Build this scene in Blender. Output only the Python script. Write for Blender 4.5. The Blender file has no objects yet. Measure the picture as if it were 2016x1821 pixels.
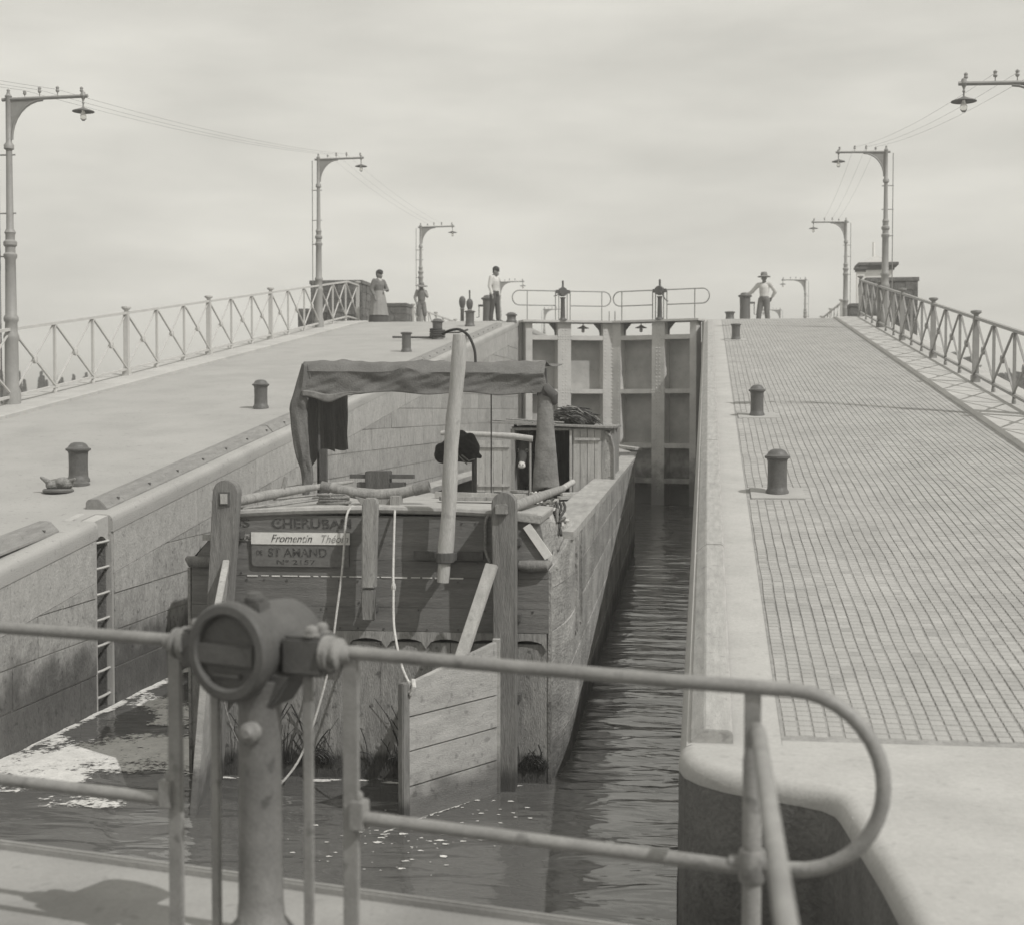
import bpy, bmesh, math, random
from mathutils import Vector, Matrix, noise
random.seed(7)
R = math.radians
PI = math.pi
C = bpy.context.scene.collection
sc = bpy.context.scene

# ------------------------------------------------------------------ camera, sky, sun, exposure
cam = bpy.data.cameras.new('camera')
camo = bpy.data.objects.new('camera', cam)
C.objects.link(camo)
camo.location = (0, 0, 2.72)
camo.rotation_euler = (R(90 - 2.0876), 0, R(7.796))
cam.sensor_width = 36.0
cam.lens = 36.0 * 2812 / 2016
cam.clip_start = 0.05
cam.clip_end = 6000
cam.dof.use_dof = True
cam.dof.focus_distance = 13.5
cam.dof.aperture_fstop = 3.4
sc.camera = camo

SUN_EL, SUN_B = R(50), R(32)
sd = Vector((math.cos(SUN_B) * math.cos(SUN_EL), -math.sin(SUN_B) * math.cos(SUN_EL), math.sin(SUN_EL)))
world = bpy.data.worlds.new('World')
sc.world = world
world.use_nodes = True
wn = world.node_tree
wn.nodes.clear()
def N(nt, t, **kw):
    n = nt.nodes.new(t)
    for k, v in kw.items():
        setattr(n, k, v)
    return n
out = N(wn, 'ShaderNodeOutputWorld')
bg = N(wn, 'ShaderNodeBackground')
bg.inputs['Strength'].default_value = 0.136
sky = N(wn, 'ShaderNodeTexSky')
sky.sky_type = 'NISHITA'
sky.sun_disc = False
sky.sun_elevation = SUN_EL
sky.sun_rotation = math.atan2(sd.x, sd.y)
bw = N(wn, 'ShaderNodeRGBToBW')
wn.links.new(sky.outputs[0], bw.inputs[0])
# thin even overcast over the blue: the print is monochrome
ov = N(wn, 'ShaderNodeMath', operation='MULTIPLY_ADD')
wn.links.new(bw.outputs[0], ov.inputs[0])
ov.inputs[1].default_value = 0.14
ov.inputs[2].default_value = 4.75
tc = N(wn, 'ShaderNodeTexCoord')
mp = N(wn, 'ShaderNodeMapping')
mp.inputs['Scale'].default_value = (1.6, 1.6, 7.0)
wn.links.new(tc.outputs['Generated'], mp.inputs[0])
cl = N(wn, 'ShaderNodeTexNoise')
cl.inputs['Scale'].default_value = 3.4
cl.inputs['Detail'].default_value = 5
cl.inputs['Roughness'].default_value = 0.5
wn.links.new(mp.outputs[0], cl.inputs['Vector'])
cm = N(wn, 'ShaderNodeMapRange')
cm.inputs['From Min'].default_value = 0.3
cm.inputs['From Max'].default_value = 0.7
cm.inputs['To Min'].default_value = 0.87
cm.inputs['To Max'].default_value = 1.09
wn.links.new(cl.outputs[0], cm.inputs['Value'])
mu = N(wn, 'ShaderNodeMath', operation='MULTIPLY')
wn.links.new(ov.outputs[0], mu.inputs[0])
wn.links.new(cm.outputs[0], mu.inputs[1])
tint = N(wn, 'ShaderNodeVectorMath', operation='SCALE')
tint.inputs[0].default_value = (1.0, 0.98, 0.90)
wn.links.new(mu.outputs[0], tint.inputs['Scale'])
wn.links.new(tint.outputs[0], bg.inputs['Color'])
wn.links.new(bg.outputs[0], out.inputs[0])

sun = bpy.data.lights.new('sun', 'SUN')
sun.energy = 3.0
sun.angle = R(0.5)
sun.color = (1.0, 0.98, 0.945)
suno = bpy.data.objects.new('sun', sun)
C.objects.link(suno)
suno.rotation_euler = sd.to_track_quat('Z', 'Y').to_euler()
suno.location = sd * 60

sc.view_settings.view_transform = 'Standard'
sc.view_settings.look = 'None'
sc.view_settings.exposure = 0.0
sc.view_settings.gamma = 1.0
sc.view_settings.use_curve_mapping = False
sc.render.engine = 'CYCLES'
sc.cycles.use_denoising = True
sc.cycles.max_bounces = 6

# ------------------------------------------------------------------ materials
def grey(g):
    return (g, g * 0.988, g * 0.955, 1)

M = {}
def mat(name, g, var=0.18, scale=5.0, stretch=(1, 1, 1), rough=0.8, bump=0.2, fine=45.0, spec=0.3,
        rnd=0.0, wet=None, speck=0.0, metallic=0.0, blot=0.0):
    """procedural grey: broad mottling, fine grain, optional tide mark (wet = z0, z1, factor), specks, blotches"""
    m = bpy.data.materials.new(name)
    m.use_nodes = True
    nt = m.node_tree
    b = nt.nodes['Principled BSDF']
    tcn = N(nt, 'ShaderNodeTexCoord')
    mpn = N(nt, 'ShaderNodeMapping')
    mpn.inputs['Scale'].default_value = stretch
    nt.links.new(tcn.outputs['Object'], mpn.inputs[0])
    n1 = N(nt, 'ShaderNodeTexNoise')
    n1.inputs['Scale'].default_value = scale
    n1.inputs['Detail'].default_value = 7
    n1.inputs['Roughness'].default_value = 0.62
    n2 = N(nt, 'ShaderNodeTexNoise')
    n2.inputs['Scale'].default_value = fine
    n2.inputs['Detail'].default_value = 4
    nt.links.new(mpn.outputs[0], n1.inputs['Vector'])
    nt.links.new(mpn.outputs[0], n2.inputs['Vector'])
    r1 = N(nt, 'ShaderNodeMapRange')
    r1.inputs['From Min'].default_value = 0.28
    r1.inputs['From Max'].default_value = 0.72
    r1.inputs['To Min'].default_value = 1 - var
    r1.inputs['To Max'].default_value = 1 + var
    nt.links.new(n1.outputs[0], r1.inputs['Value'])
    r2 = N(nt, 'ShaderNodeMapRange')
    r2.inputs['From Min'].default_value = 0.3
    r2.inputs['From Max'].default_value = 0.7
    r2.inputs['To Min'].default_value = 1 - var * 0.6
    r2.inputs['To Max'].default_value = 1 + var * 0.6
    nt.links.new(n2.outputs[0], r2.inputs['Value'])
    v = N(nt, 'ShaderNodeMath', operation='MULTIPLY')
    nt.links.new(r1.outputs[0], v.inputs[0])
    nt.links.new(r2.outputs[0], v.inputs[1])
    last = v
    def mul(sock):
        nonlocal last
        q = N(nt, 'ShaderNodeMath', operation='MULTIPLY')
        nt.links.new(last.outputs[0], q.inputs[0])
        nt.links.new(sock, q.inputs[1])
        last = q
    if rnd:
        oi = N(nt, 'ShaderNodeObjectInfo')
        rr = N(nt, 'ShaderNodeMapRange')
        rr.inputs['To Min'].default_value = 1 - rnd
        rr.inputs['To Max'].default_value = 1 + rnd
        nt.links.new(oi.outputs['Random'], rr.inputs['Value'])
        mul(rr.outputs[0])
    if blot:
        n3 = N(nt, 'ShaderNodeTexNoise')
        n3.inputs['Scale'].default_value = 1.3
        n3.inputs['Detail'].default_value = 6
        nt.links.new(tcn.outputs['Object'], n3.inputs['Vector'])
        rb = N(nt, 'ShaderNodeMapRange')
        rb.inputs['From Min'].default_value = 0.42
        rb.inputs['From Max'].default_value = 0.66
        rb.inputs['To Min'].default_value = 1.0
        rb.inputs['To Max'].default_value = 1.0 - blot
        nt.links.new(n3.outputs[0], rb.inputs['Value'])
        mul(rb.outputs[0])
    if speck:
        n4 = N(nt, 'ShaderNodeTexNoise')
        n4.inputs['Scale'].default_value = 16
        n4.inputs['Detail'].default_value = 3
        nt.links.new(tcn.outputs['Object'], n4.inputs['Vector'])
        rs = N(nt, 'ShaderNodeMapRange')
        rs.inputs['From Min'].default_value = 0.62
        rs.inputs['From Max'].default_value = 0.70
        rs.inputs['To Min'].default_value = 1.0
        rs.inputs['To Max'].default_value = 1.0 - speck
        nt.links.new(n4.outputs[0], rs.inputs['Value'])
        mul(rs.outputs[0])
    rough_sock = None
    if wet:
        z0, z1, wf = wet
        sx = N(nt, 'ShaderNodeSeparateXYZ')
        nt.links.new(tcn.outputs['Object'], sx.inputs[0])
        nw = N(nt, 'ShaderNodeTexNoise')
        nw.inputs['Scale'].default_value = 4.0
        nw.inputs['Detail'].default_value = 5
        nt.links.new(tcn.outputs['Object'], nw.inputs['Vector'])
        ad = N(nt, 'ShaderNodeMath', operation='MULTIPLY_ADD')
        nt.links.new(nw.outputs[0], ad.inputs[0])
        ad.inputs[1].default_value = -(z1 - z0) * 1.6
        nt.links.new(sx.outputs['Z'], ad.inputs[2])
        rw = N(nt, 'ShaderNodeMapRange')
        rw.interpolation_type = 'SMOOTHSTEP'
        rw.inputs['From Min'].default_value = z0 - (z1 - z0) * 0.8
        rw.inputs['From Max'].default_value = z1 - (z1 - z0) * 0.8
        rw.inputs['To Min'].default_value = wf
        rw.inputs['To Max'].default_value = 1.0
        nt.links.new(ad.outputs[0], rw.inputs['Value'])
        mul(rw.outputs[0])
    col = N(nt, 'ShaderNodeVectorMath', operation='SCALE')
    col.inputs[0].default_value = grey(g)[:3]
    nt.links.new(last.outputs[0], col.inputs['Scale'])
    nt.links.new(col.outputs[0], b.inputs['Base Color'])
    b.inputs['Roughness'].default_value = rough
    b.inputs['Specular IOR Level'].default_value = spec
    b.inputs['Metallic'].default_value = metallic
    if bump:
        bp = N(nt, 'ShaderNodeBump')
        bp.inputs['Strength'].default_value = bump
        bp.inputs['Distance'].default_value = 0.02
        mixh = N(nt, 'ShaderNodeMath', operation='ADD')
        nt.links.new(n1.outputs[0], mixh.inputs[0])
        nt.links.new(n2.outputs[0], mixh.inputs[1])
        nt.links.new(mixh.outputs[0], bp.inputs['Height'])
        nt.links.new(bp.outputs[0], b.inputs['Normal'])
    M[name] = m
    return m

mat('quay_concrete', 0.36, 0.05, 0.9, (1, .35, 1), rough=0.9, bump=0.2, fine=90, speck=0.22, blot=0.10)
mat('coping_concrete', 0.41, 0.10, 2.5, rough=0.9, bump=0.12, fine=50, speck=0.10)
mat('wall_stone', 0.36, 0.24, 11, (1, 1, 0.55), rough=0.92, bump=0.5, fine=55, rnd=0.10, wet=(0.40, 0.85, 0.30), speck=0.4, blot=0.12)
mat('coping_stone', 0.40, 0.16, 9, (1, 1, 0.7), rough=0.92, bump=0.4, fine=60, rnd=0.06, speck=0.3, blot=0.10)
mat('deck_stain', 0.3, 0.10, 2, rough=0.9, bump=0.15, fine=70, speck=0.15, blot=0.30)
mat('wall_joint', 0.29, 0.2, 5, rough=0.95, wet=(0.40, 0.85, 0.30))
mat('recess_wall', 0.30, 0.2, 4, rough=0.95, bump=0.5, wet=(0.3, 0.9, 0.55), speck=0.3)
mat('tile', 0.365, 0.10, 3, rough=0.85, bump=0.25, fine=70, rnd=0.05, blot=0.10)
mat('tile_joint', 0.28, 0.2, 8, rough=0.95)
mat('kerb_stone', 0.43, 0.10, 3, rough=0.9, rnd=0.05)
mat('kerb_timber', 0.24, 0.2, 4, (6, 0.8, 6), rough=0.85, bump=0.35, speck=0.2)
mat('pale_timber', 0.36, 0.2, 4, (6, 0.8, 6), rough=0.85, bump=0.35, speck=0.25)
mat('transom_wood', 0.17, 0.22, 3, (0.8, 6, 9), rough=0.75, bump=0.3, fine=30, rnd=0.08, blot=0.2)
mat('transom_low_wood', 0.26, 0.30, 4, (5, 5, 1.0), rough=0.85, bump=0.5, fine=40, wet=(0.14, 0.24, 0.25), speck=0.5)
mat('strake_wood', 0.34, 0.34, 2.2, (4, 0.6, 2.2), rough=0.8, bump=0.5, fine=22, rnd=0.14, wet=(0.05, 0.35, 0.4), speck=0.45, blot=0.4)
mat('dark_wood', 0.095, 0.25, 4, (5, 5, 1), rough=0.8, bump=0.4)
mat('grey_wood', 0.27, 0.28, 4, (7, 7, 0.8), rough=0.82, bump=0.45, fine=30, rnd=0.08, speck=0.25)
mat('post_wood', 0.19, 0.28, 4, (7, 7, 0.7), rough=0.82, bump=0.5, fine=30, rnd=0.06, wet=(0.08, 0.2, 0.35))
mat('pale_wood', 0.40, 0.22, 3, (6, 6, 0.7), rough=0.82, bump=0.4, rnd=0.06, speck=0.2)
mat('blade_wood', 0.38, 0.22, 3, (1.2, 1.2, 5), rough=0.85, bump=0.4, rnd=0.05, wet=(0.12, 0.36, 0.38), speck=0.3)
mat('deck_wood', 0.36, 0.16, 3, (1, 6, 1), rough=0.85, bump=0.3, rnd=0.05, speck=0.2)
mat('gunwale_wood', 0.36, 0.2, 3, (5, 0.7, 5), rough=0.85, bump=0.3, speck=0.2, blot=0.15)
mat('hold_dark', 0.1, 0.2, 3, rough=0.95)
mat('sign_plate', 0.14, 0.2, 5, rough=0.7, bump=0.1)
mat('white_paint', 0.66, 0.10, 8, rough=0.7, bump=0.08)
mat('letter_dark', 0.085, 0.3, 30, rough=0.7, bump=0)
mat('letter_faint', 0.33, 0.3, 30, rough=0.7, bump=0)
mat('awning_cloth', 0.145, 0.22, 6, rough=0.95, bump=0.35, fine=70)
mat('curtain_cloth', 0.1, 0.25, 5, (6, 6, 1), rough=0.95, bump=0.3)
mat('sleeve_cloth', 0.20, 0.2, 6, rough=0.95, bump=0.3)
mat('black_cloth', 0.035, 0.3, 8, rough=0.95, bump=0.4)
mat('rope_pale', 0.50, 0.2, 60, rough=0.9, bump=0.3)
mat('rope_old', 0.22, 0.3, 60, rough=0.9, bump=0.5)
mat('recess_shade_stain', 0.16, 0.25, 3, rough=0.95, bump=0.4, wet=(0.2, 0.9, 0.6), speck=0.2)  # dark base colour holds the shade of the recesses together with algae staining
mat('rope_dark', 0.06, 0.3, 60, rough=0.9)
mat('weed', 0.03, 0.4, 20, rough=0.6)
mat('gate_paint', 0.52, 0.10, 3, rough=0.6, bump=0.12, wet=(0.5, 1.6, 0.40), speck=0.15, blot=0.12)
mat('gate_panel', 0.4, 0.14, 3, rough=0.65, bump=0.12, wet=(0.5, 1.8, 0.30), speck=0.25, blot=0.25)
mat('rail_paint', 0.47, 0.10, 6, rough=0.55, bump=0.08)
mat('rail_grey', 0.26, 0.16, 6, rough=0.5, bump=0.1, spec=0.45)
mat('near_rail', 0.26, 0.20, 9, rough=0.5, bump=0.12, fine=120, spec=0.4, speck=0.35, blot=0.2)
mat('post_iron', 0.20, 0.22, 7, rough=0.55, bump=0.15, fine=110, spec=0.4, speck=0.4, blot=0.3)
mat('gear_iron', 0.09, 0.2, 14, rough=0.6, bump=0.10, fine=120, spec=0.4)
mat('bollard_iron', 0.105, 0.2, 10, rough=0.5, bump=0.2, fine=60, spec=0.5)
mat('lamp_iron', 0.27, 0.1, 6, rough=0.5, bump=0.05, spec=0.4)
mat('lamp_shade_paint', 0.14, 0.1, 6, rough=0.5, bump=0)
mat('porcelain', 0.30, 0.1, 6, rough=0.3, bump=0)
mat('dark_stone', 0.13, 0.3, 8, rough=0.95, bump=0.8, fine=30, rnd=0.2)
mat('pale_render', 0.72, 0.08, 3, rough=0.9)
mat('skin', 0.20, 0.1, 10, rough=0.6, bump=0)
mat('cloth_white', 0.55, 0.1, 10, rough=0.9, bump=0.2)
mat('cloth_mid', 0.16, 0.15, 10, rough=0.9, bump=0.2)
mat('cloth_skirt', 0.26, 0.12, 10, rough=0.9, bump=0.2)
mat('cloth_dark', 0.07, 0.15, 10, rough=0.9, bump=0.2)
mat('straw', 0.2, 0.15, 25, rough=0.9, bump=0.2)
mat('hair_dark', 0.04, 0.2, 30, rough=0.7)
mat('donkey_coat', 0.06, 0.25, 20, rough=0.9, bump=0.3)
mat('donkey_pale', 0.58, 0.12, 20, rough=0.85, bump=0.2)
mat('donkey_ring', 0.30, 0.12, 20, rough=0.85)
mat('eye_black', 0.012, 0.1, 5, rough=0.2, bump=0)
mat('poplar_leaf', 0.05, 0.3, 3, rough=0.8, bump=0)
mat('bush_leaf', 0.06, 0.3, 3, rough=0.8, bump=0)
mat('bark', 0.10, 0.2, 3, rough=0.9)
mat('grass_land', 0.11, 0.3, 0.05, rough=1.0)
mat('foam_mat', 0.62, 0.15, 8, rough=0.75, bump=0.4)
mat('brush_twig', 0.055, 0.4, 12, rough=0.9)
mat('wire', 0.20, 0.1, 5, rough=0.6, bump=0)

def tone_attr(name):
    nt = M[name].node_tree
    b = nt.nodes['Principled BSDF']
    src = b.inputs['Base Color'].links[0].from_socket
    at = N(nt, 'ShaderNodeAttribute', attribute_name='tone')
    ad = N(nt, 'ShaderNodeMath', operation='ADD')
    ad.inputs[1].default_value = 1.0
    nt.links.new(at.outputs['Fac'], ad.inputs[0])
    sc_ = N(nt, 'ShaderNodeVectorMath', operation='SCALE')
    nt.links.new(src, sc_.inputs[0])
    nt.links.new(ad.outputs[0], sc_.inputs['Scale'])
    nt.links.new(sc_.outputs[0], b.inputs['Base Color'])
tone_attr('tile')
def worn(name, scale, lo, hi, attr=None, k=0.0):
    """paint or froth that has gone in places: mix with transparency by noise (and a cover attribute)"""
    nt = M[name].node_tree
    b = nt.nodes['Principled BSDF']
    t_ = N(nt, 'ShaderNodeTexCoord')
    n_ = N(nt, 'ShaderNodeTexNoise')
    n_.inputs['Scale'].default_value = scale
    n_.inputs['Detail'].default_value = 5
    n_.inputs['Roughness'].default_value = 0.65
    nt.links.new(t_.outputs['Object'], n_.inputs['Vector'])
    val = n_.outputs[0]
    if attr:
        at = N(nt, 'ShaderNodeAttribute', attribute_name=attr)
        ma = N(nt, 'ShaderNodeMath', operation='MULTIPLY_ADD')
        nt.links.new(at.outputs['Fac'], ma.inputs[0])
        ma.inputs[1].default_value = k
        nt.links.new(val, ma.inputs[2])
        val = ma.outputs[0]
    r_ = N(nt, 'ShaderNodeMapRange')
    r_.inputs['From Min'].default_value = lo
    r_.inputs['From Max'].default_value = hi
    nt.links.new(val, r_.inputs['Value'])
    nt.links.new(r_.outputs[0], b.inputs['Alpha'])
worn('letter_dark', 28, 0.36, 0.62)
worn('letter_faint', 28, 0.36, 0.62)
worn('foam_mat', 26, 0.46, 0.66, 'cover', 0.55)
g = bpy.data.materials.new('bulb_glass')
g.use_nodes = True
gb = g.node_tree.nodes['Principled BSDF']
gb.inputs['Base Color'].default_value = grey(0.9)
gb.inputs['Transmission Weight'].default_value = 0.9
gb.inputs['Roughness'].default_value = 0.15
M['bulb_glass'] = g

w = bpy.data.materials.new('canal_water')
w.use_nodes = True
nt = w.node_tree
b = nt.nodes['Principled BSDF']
b.inputs['Base Color'].default_value = grey(0.10)
b.inputs['Roughness'].default_value = 0.07
b.inputs['IOR'].default_value = 1.5
b.inputs['Specular IOR Level'].default_value = 1.0
tcn = N(nt, 'ShaderNodeTexCoord')
mpn = N(nt, 'ShaderNodeMapping')
mpn.inputs['Scale'].default_value = (0.7, 1.8, 1)
nt.links.new(tcn.outputs['Object'], mpn.inputs[0])
n1 = N(nt, 'ShaderNodeTexNoise')
n1.inputs['Scale'].default_value = 2.6
n1.inputs['Detail'].default_value = 2.2
n1.inputs['Distortion'].default_value = 0.8
nt.links.new(mpn.outputs[0], n1.inputs['Vector'])
bp = N(nt, 'ShaderNodeBump')
bp.inputs['Strength'].default_value = 0.40
bp.inputs['Distance'].default_value = 0.06
nt.links.new(n1.outputs[0], bp.inputs['Height'])
nt.links.new(bp.outputs[0], b.inputs['Normal'])
M['canal_water'] = w

# ------------------------------------------------------------------ mesh helpers
class MB:
    def __init__(s):
        s.v = []
        s.f = []
    def add(s, vs, fs):
        o = len(s.v)
        s.v += [tuple(p) for p in vs]
        s.f += [tuple(i + o for i in q) for q in fs]
        return s
    def box(s, c, d, rz=0.0, rot=None):
        x, y, z = d[0] / 2, d[1] / 2, d[2] / 2
        vs = [Vector(p) for p in ((-x, -y, -z), (x, -y, -z), (x, y, -z), (-x, y, -z), (-x, -y, z), (x, -y, z), (x, y, z), (-x, y, z))]
        m = rot if rot else Matrix.Rotation(rz, 3, 'Z')
        vs = [m @ p + Vector(c) for p in vs]
        return s.add(vs, [(0, 3, 2, 1), (4, 5, 6, 7), (0, 1, 5, 4), (1, 2, 6, 5), (2, 3, 7, 6), (3, 0, 4, 7)])
    def bx(s, x0, x1, y0, y1, z0, z1):
        return s.box(((x0 + x1) / 2, (y0 + y1) / 2, (z0 + z1) / 2), (abs(x1 - x0), abs(y1 - y0), abs(z1 - z0)))
    def bar(s, p0, p1, w, h, up=(0, 0, 1)):
        p0, p1 = Vector(p0), Vector(p1)
        d = (p1 - p0).normalized()
        side = d.cross(Vector(up))
        if side.length < 1e-5:
            side = d.cross(Vector((1, 0, 0)))
        side.normalize()
        u = side.cross(d)
        vs = []
        for p in (p0, p1):
            for a, c in ((-1, -1), (1, -1), (1, 1), (-1, 1)):
                vs.append(p + side * a * w / 2 + u * c * h / 2)
        return s.add(vs, [(0, 1, 2, 3), (7, 6, 5, 4), (0, 4, 5, 1), (1, 5, 6, 2), (2, 6, 7, 3), (3, 7, 4, 0)])
    def tube(s, pts, r, n=8, cap=True):
        pts = [Vector(p) for p in pts]
        rs = r if isinstance(r, (list, tuple)) else [r] * len(pts)
        o = len(s.v)
        prev = None
        for i, p in enumerate(pts):
            a = pts[max(i - 1, 0)]
            c = pts[min(i + 1, len(pts) - 1)]
            d = (c - a)
            d = d.normalized() if d.length > 1e-9 else Vector((0, 0, 1))
            if prev is None:
                x = d.cross(Vector((0, 0, 1)))
                if x.length < 0.05:
                    x = d.cross(Vector((1, 0, 0)))
            else:
                x = prev - d * prev.dot(d)
                if x.length < 1e-6:
                    x = d.cross(Vector((1, 0, 0)))
            x.normalize()
            prev = x
            y = d.cross(x)
            for k in range(n):
                t = 2 * PI * k / n
                q = p + (x * math.cos(t) + y * math.sin(t)) * rs[i]
                s.v.append(tuple(q))
        for i in range(len(pts) - 1):
            for k in range(n):
                k2 = (k + 1) % n
                s.f.append((o + i * n + k, o + i * n + k2, o + (i + 1) * n + k2, o + (i + 1) * n + k))
        if cap:
            s.f.append(tuple(o + k for k in range(n))[::-1])
            s.f.append(tuple(o + (len(pts) - 1) * n + k for k in range(n)))
        return s
    def lathe(s, prof, c=(0, 0, 0), n=20, mtx=None):
        o = len(s.v)
        for r, z in prof:
            for k in range(n):
                t = 2 * PI * k / n
                p = Vector((r * math.cos(t), r * math.sin(t), z))
                if mtx:
                    p = mtx @ p
                s.v.append(tuple(p + Vector(c)))
        for i in range(len(prof) - 1):
            for k in range(n):
                k2 = (k + 1) % n
                s.f.append((o + i * n + k, o + i * n + k2, o + (i + 1) * n + k2, o + (i + 1) * n + k))
        s.f.append(tuple(o + k for k in range(n))[::-1])
        s.f.append(tuple(o + (len(prof) - 1) * n + k for k in range(n)))
        return s
    def prism(s, poly, fa, fb):
        """poly: list of 2-D points; fa / fb map a point to each end"""
        n = len(poly)
        vs = [fa(p) for p in poly] + [fb(p) for p in poly]
        fs = [tuple(range(n))[::-1], tuple(range(n, 2 * n))]
        for k in range(n):
            k2 = (k + 1) % n
            fs.append((k, k2, n + k2, n + k))
        return s.add(vs, fs)
    def mesh(s, name, smooth=False, bevel=0.0):
        me = bpy.data.meshes.new(name)
        me.from_pydata(s.v, [], s.f)
        bm = bmesh.new()
        bm.from_mesh(me)
        bmesh.ops.recalc_face_normals(bm, faces=bm.faces)
        if bevel:
            bmesh.ops.bevel(bm, geom=[e for e in bm.edges if len(e.link_faces) == 2 and e.calc_face_angle(0) > 0.6],
                            offset=bevel, segments=2, affect='EDGES', clamp_overlap=True)
        bm.to_mesh(me)
        bm.free()
        if smooth:
            for p in me.polygons:
                p.use_smooth = True
            try:
                me.set_sharp_from_angle(angle=R(38))
            except Exception:
                pass
        return me
    def build(s, name, material, parent=None, smooth=False, bevel=0.0, loc=None):
        return link(name, s.mesh(name, smooth, bevel), material, parent, loc)

def link(name, me, material, parent=None, loc=None):
    if material is not None and len(me.materials) == 0:
        me.materials.append(M[material])
    o = bpy.data.objects.new(name, me)
    C.objects.link(o)
    if parent:
        o.parent = parent
    if loc:
        o.location = loc
    return o

def tag(o, label, cat=None, group=None, kind=None):
    o['label'] = label
    if cat:
        o['category'] = cat
    if group:
        o['group'] = group
    if kind:
        o['kind'] = kind
    return o

def thing(name, label, cat, loc=(0, 0, 0), rz=0.0, group=None):
    o = bpy.data.objects.new(name, None)
    o.empty_display_size = 0.2
    C.objects.link(o)
    o.location = loc
    o.rotation_euler = (0, 0, rz)
    return tag(o, label, cat, group)

def copy_tree(o, parent=None):
    c = o.copy()
    C.objects.link(c)
    if parent:
        c.parent = parent
    for ch in list(o.children):
        copy_tree(ch, c)
    return c

def blob(name, caps, material, parent=None, voxel=0.012, smooth_it=4, loc=None):
    """one continuous surface from tapered capsules (p0, r0, p1, r1)"""
    bm = bmesh.new()
    for p0, r0, p1, r1 in caps:
        p0, p1 = Vector(p0), Vector(p1)
        for p, r in ((p0, r0), (p1, r1)):
            bmesh.ops.create_icosphere(bm, subdivisions=2, radius=r, matrix=Matrix.Translation(p))
        d = p1 - p0
        if d.length > 1e-4:
            m = Matrix.Translation((p0 + p1) / 2) @ d.to_track_quat('Z', 'Y').to_matrix().to_4x4()
            bmesh.ops.create_cone(bm, cap_ends=True, segments=14, radius1=r0, radius2=r1, depth=d.length, matrix=m)
    me = bpy.data.meshes.new(name)
    bm.to_mesh(me)
    bm.free()
    o = bpy.data.objects.new(name, me)
    C.objects.link(o)
    md = o.modifiers.new('r', 'REMESH')
    md.mode = 'VOXEL'
    md.voxel_size = voxel
    ms = o.modifiers.new('s', 'SMOOTH')
    ms.iterations = smooth_it
    ms.factor = 0.5
    dg = bpy.context.evaluated_depsgraph_get()
    me2 = bpy.data.meshes.new_from_object(o.evaluated_get(dg))
    me2.name = name
    bpy.data.objects.remove(o)
    bpy.data.meshes.remove(me)
    for p in me2.polygons:
        p.use_smooth = True
    return link(name, me2, material, parent, loc)

def cloth(name, fn, ns, ntt, material, parent=None, thick=0.006):
    mb = MB()
    for i in range(ns + 1):
        for j in range(ntt + 1):
            mb.v.append(tuple(fn(i / ns, j / ntt)))
    for i in range(ns):
        for j in range(ntt):
            a = i * (ntt + 1) + j
            mb.f.append((a, a + 1, a + ntt + 2, a + ntt + 1))
    o = mb.build(name, material, parent, smooth=True)
    md = o.modifiers.new('thickness', 'SOLIDIFY')
    md.thickness = thick
    md.offset = 0
    return o

def nz(x, y=0.0, z=0.0):
    return noise.noise(Vector((x, y, z)))

# ------------------------------------------------------------------ the setting
S, Q0, YC, YF, ZF = 0.124, 0.21, 41.05, 7.1, 5.30
ZN = Q0 + S * YF
def qz(y):
    return ZN if y < YF else (ZF if y > YC else Q0 + S * y)
XL, XR = -5.45, -0.13          # faces of the two lock walls

gm = MB()
gm.add([(-1500, -400, -6), (1500, -400, -6), (1500, 2500, -6), (-1500, 2500, -6)], [(0, 1, 2, 3)])
tag(gm.build('ground', 'grass_land'), 'flat grassy land far below the raised canal', kind='structure')

# water: gently rippled sheet inside the lock
wm = MB()
nx, ny = 90, 900
x0, x1, y0, y1 = XL - 0.9, 0.9, -4.0, 42.6
def water_h(x, y):
    h = 0.011 * nz(x * 0.7, y * 1.5, 3) + 0.007 * nz(x * 1.6 + y * 0.4, y * 3.6, 9)
    k = max(0.0, min(1.0, (x + 1.6) * 1.5))
    h += 0.012 * (abs(nz(x * 0.45, y * 1.9, 21)) ** 0.6 - 0.5) * k
    h += 0.016 * nz(x * 1.3, y * 4.2, 41) * k * min(1.0, max(0.15, (y - 9) / 7))
    hull = math.exp(-((x + 1.05) / 0.28) ** 2) * (1 if 8 < y < 14 else 0.25)
    return h + 0.014 * hull * nz(x * 6, y * 7, 31)
for j in range(ny + 1):
    y = y0 + (y1 - y0) * j / ny
    for i in range(nx + 1):
        x = x0 + (x1 - x0) * i / nx
        wm.v.append((x, y, water_h(x, y)))
for j in range(ny):
    for i in range(nx):
        a = j * (nx + 1) + i
        wm.f.append((a, a + 1, a + nx + 2, a + nx + 1))
wo = wm.build('water', 'canal_water', smooth=True)
tag(wo, 'dark rippled water in the lock around the barge', kind='structure')

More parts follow.
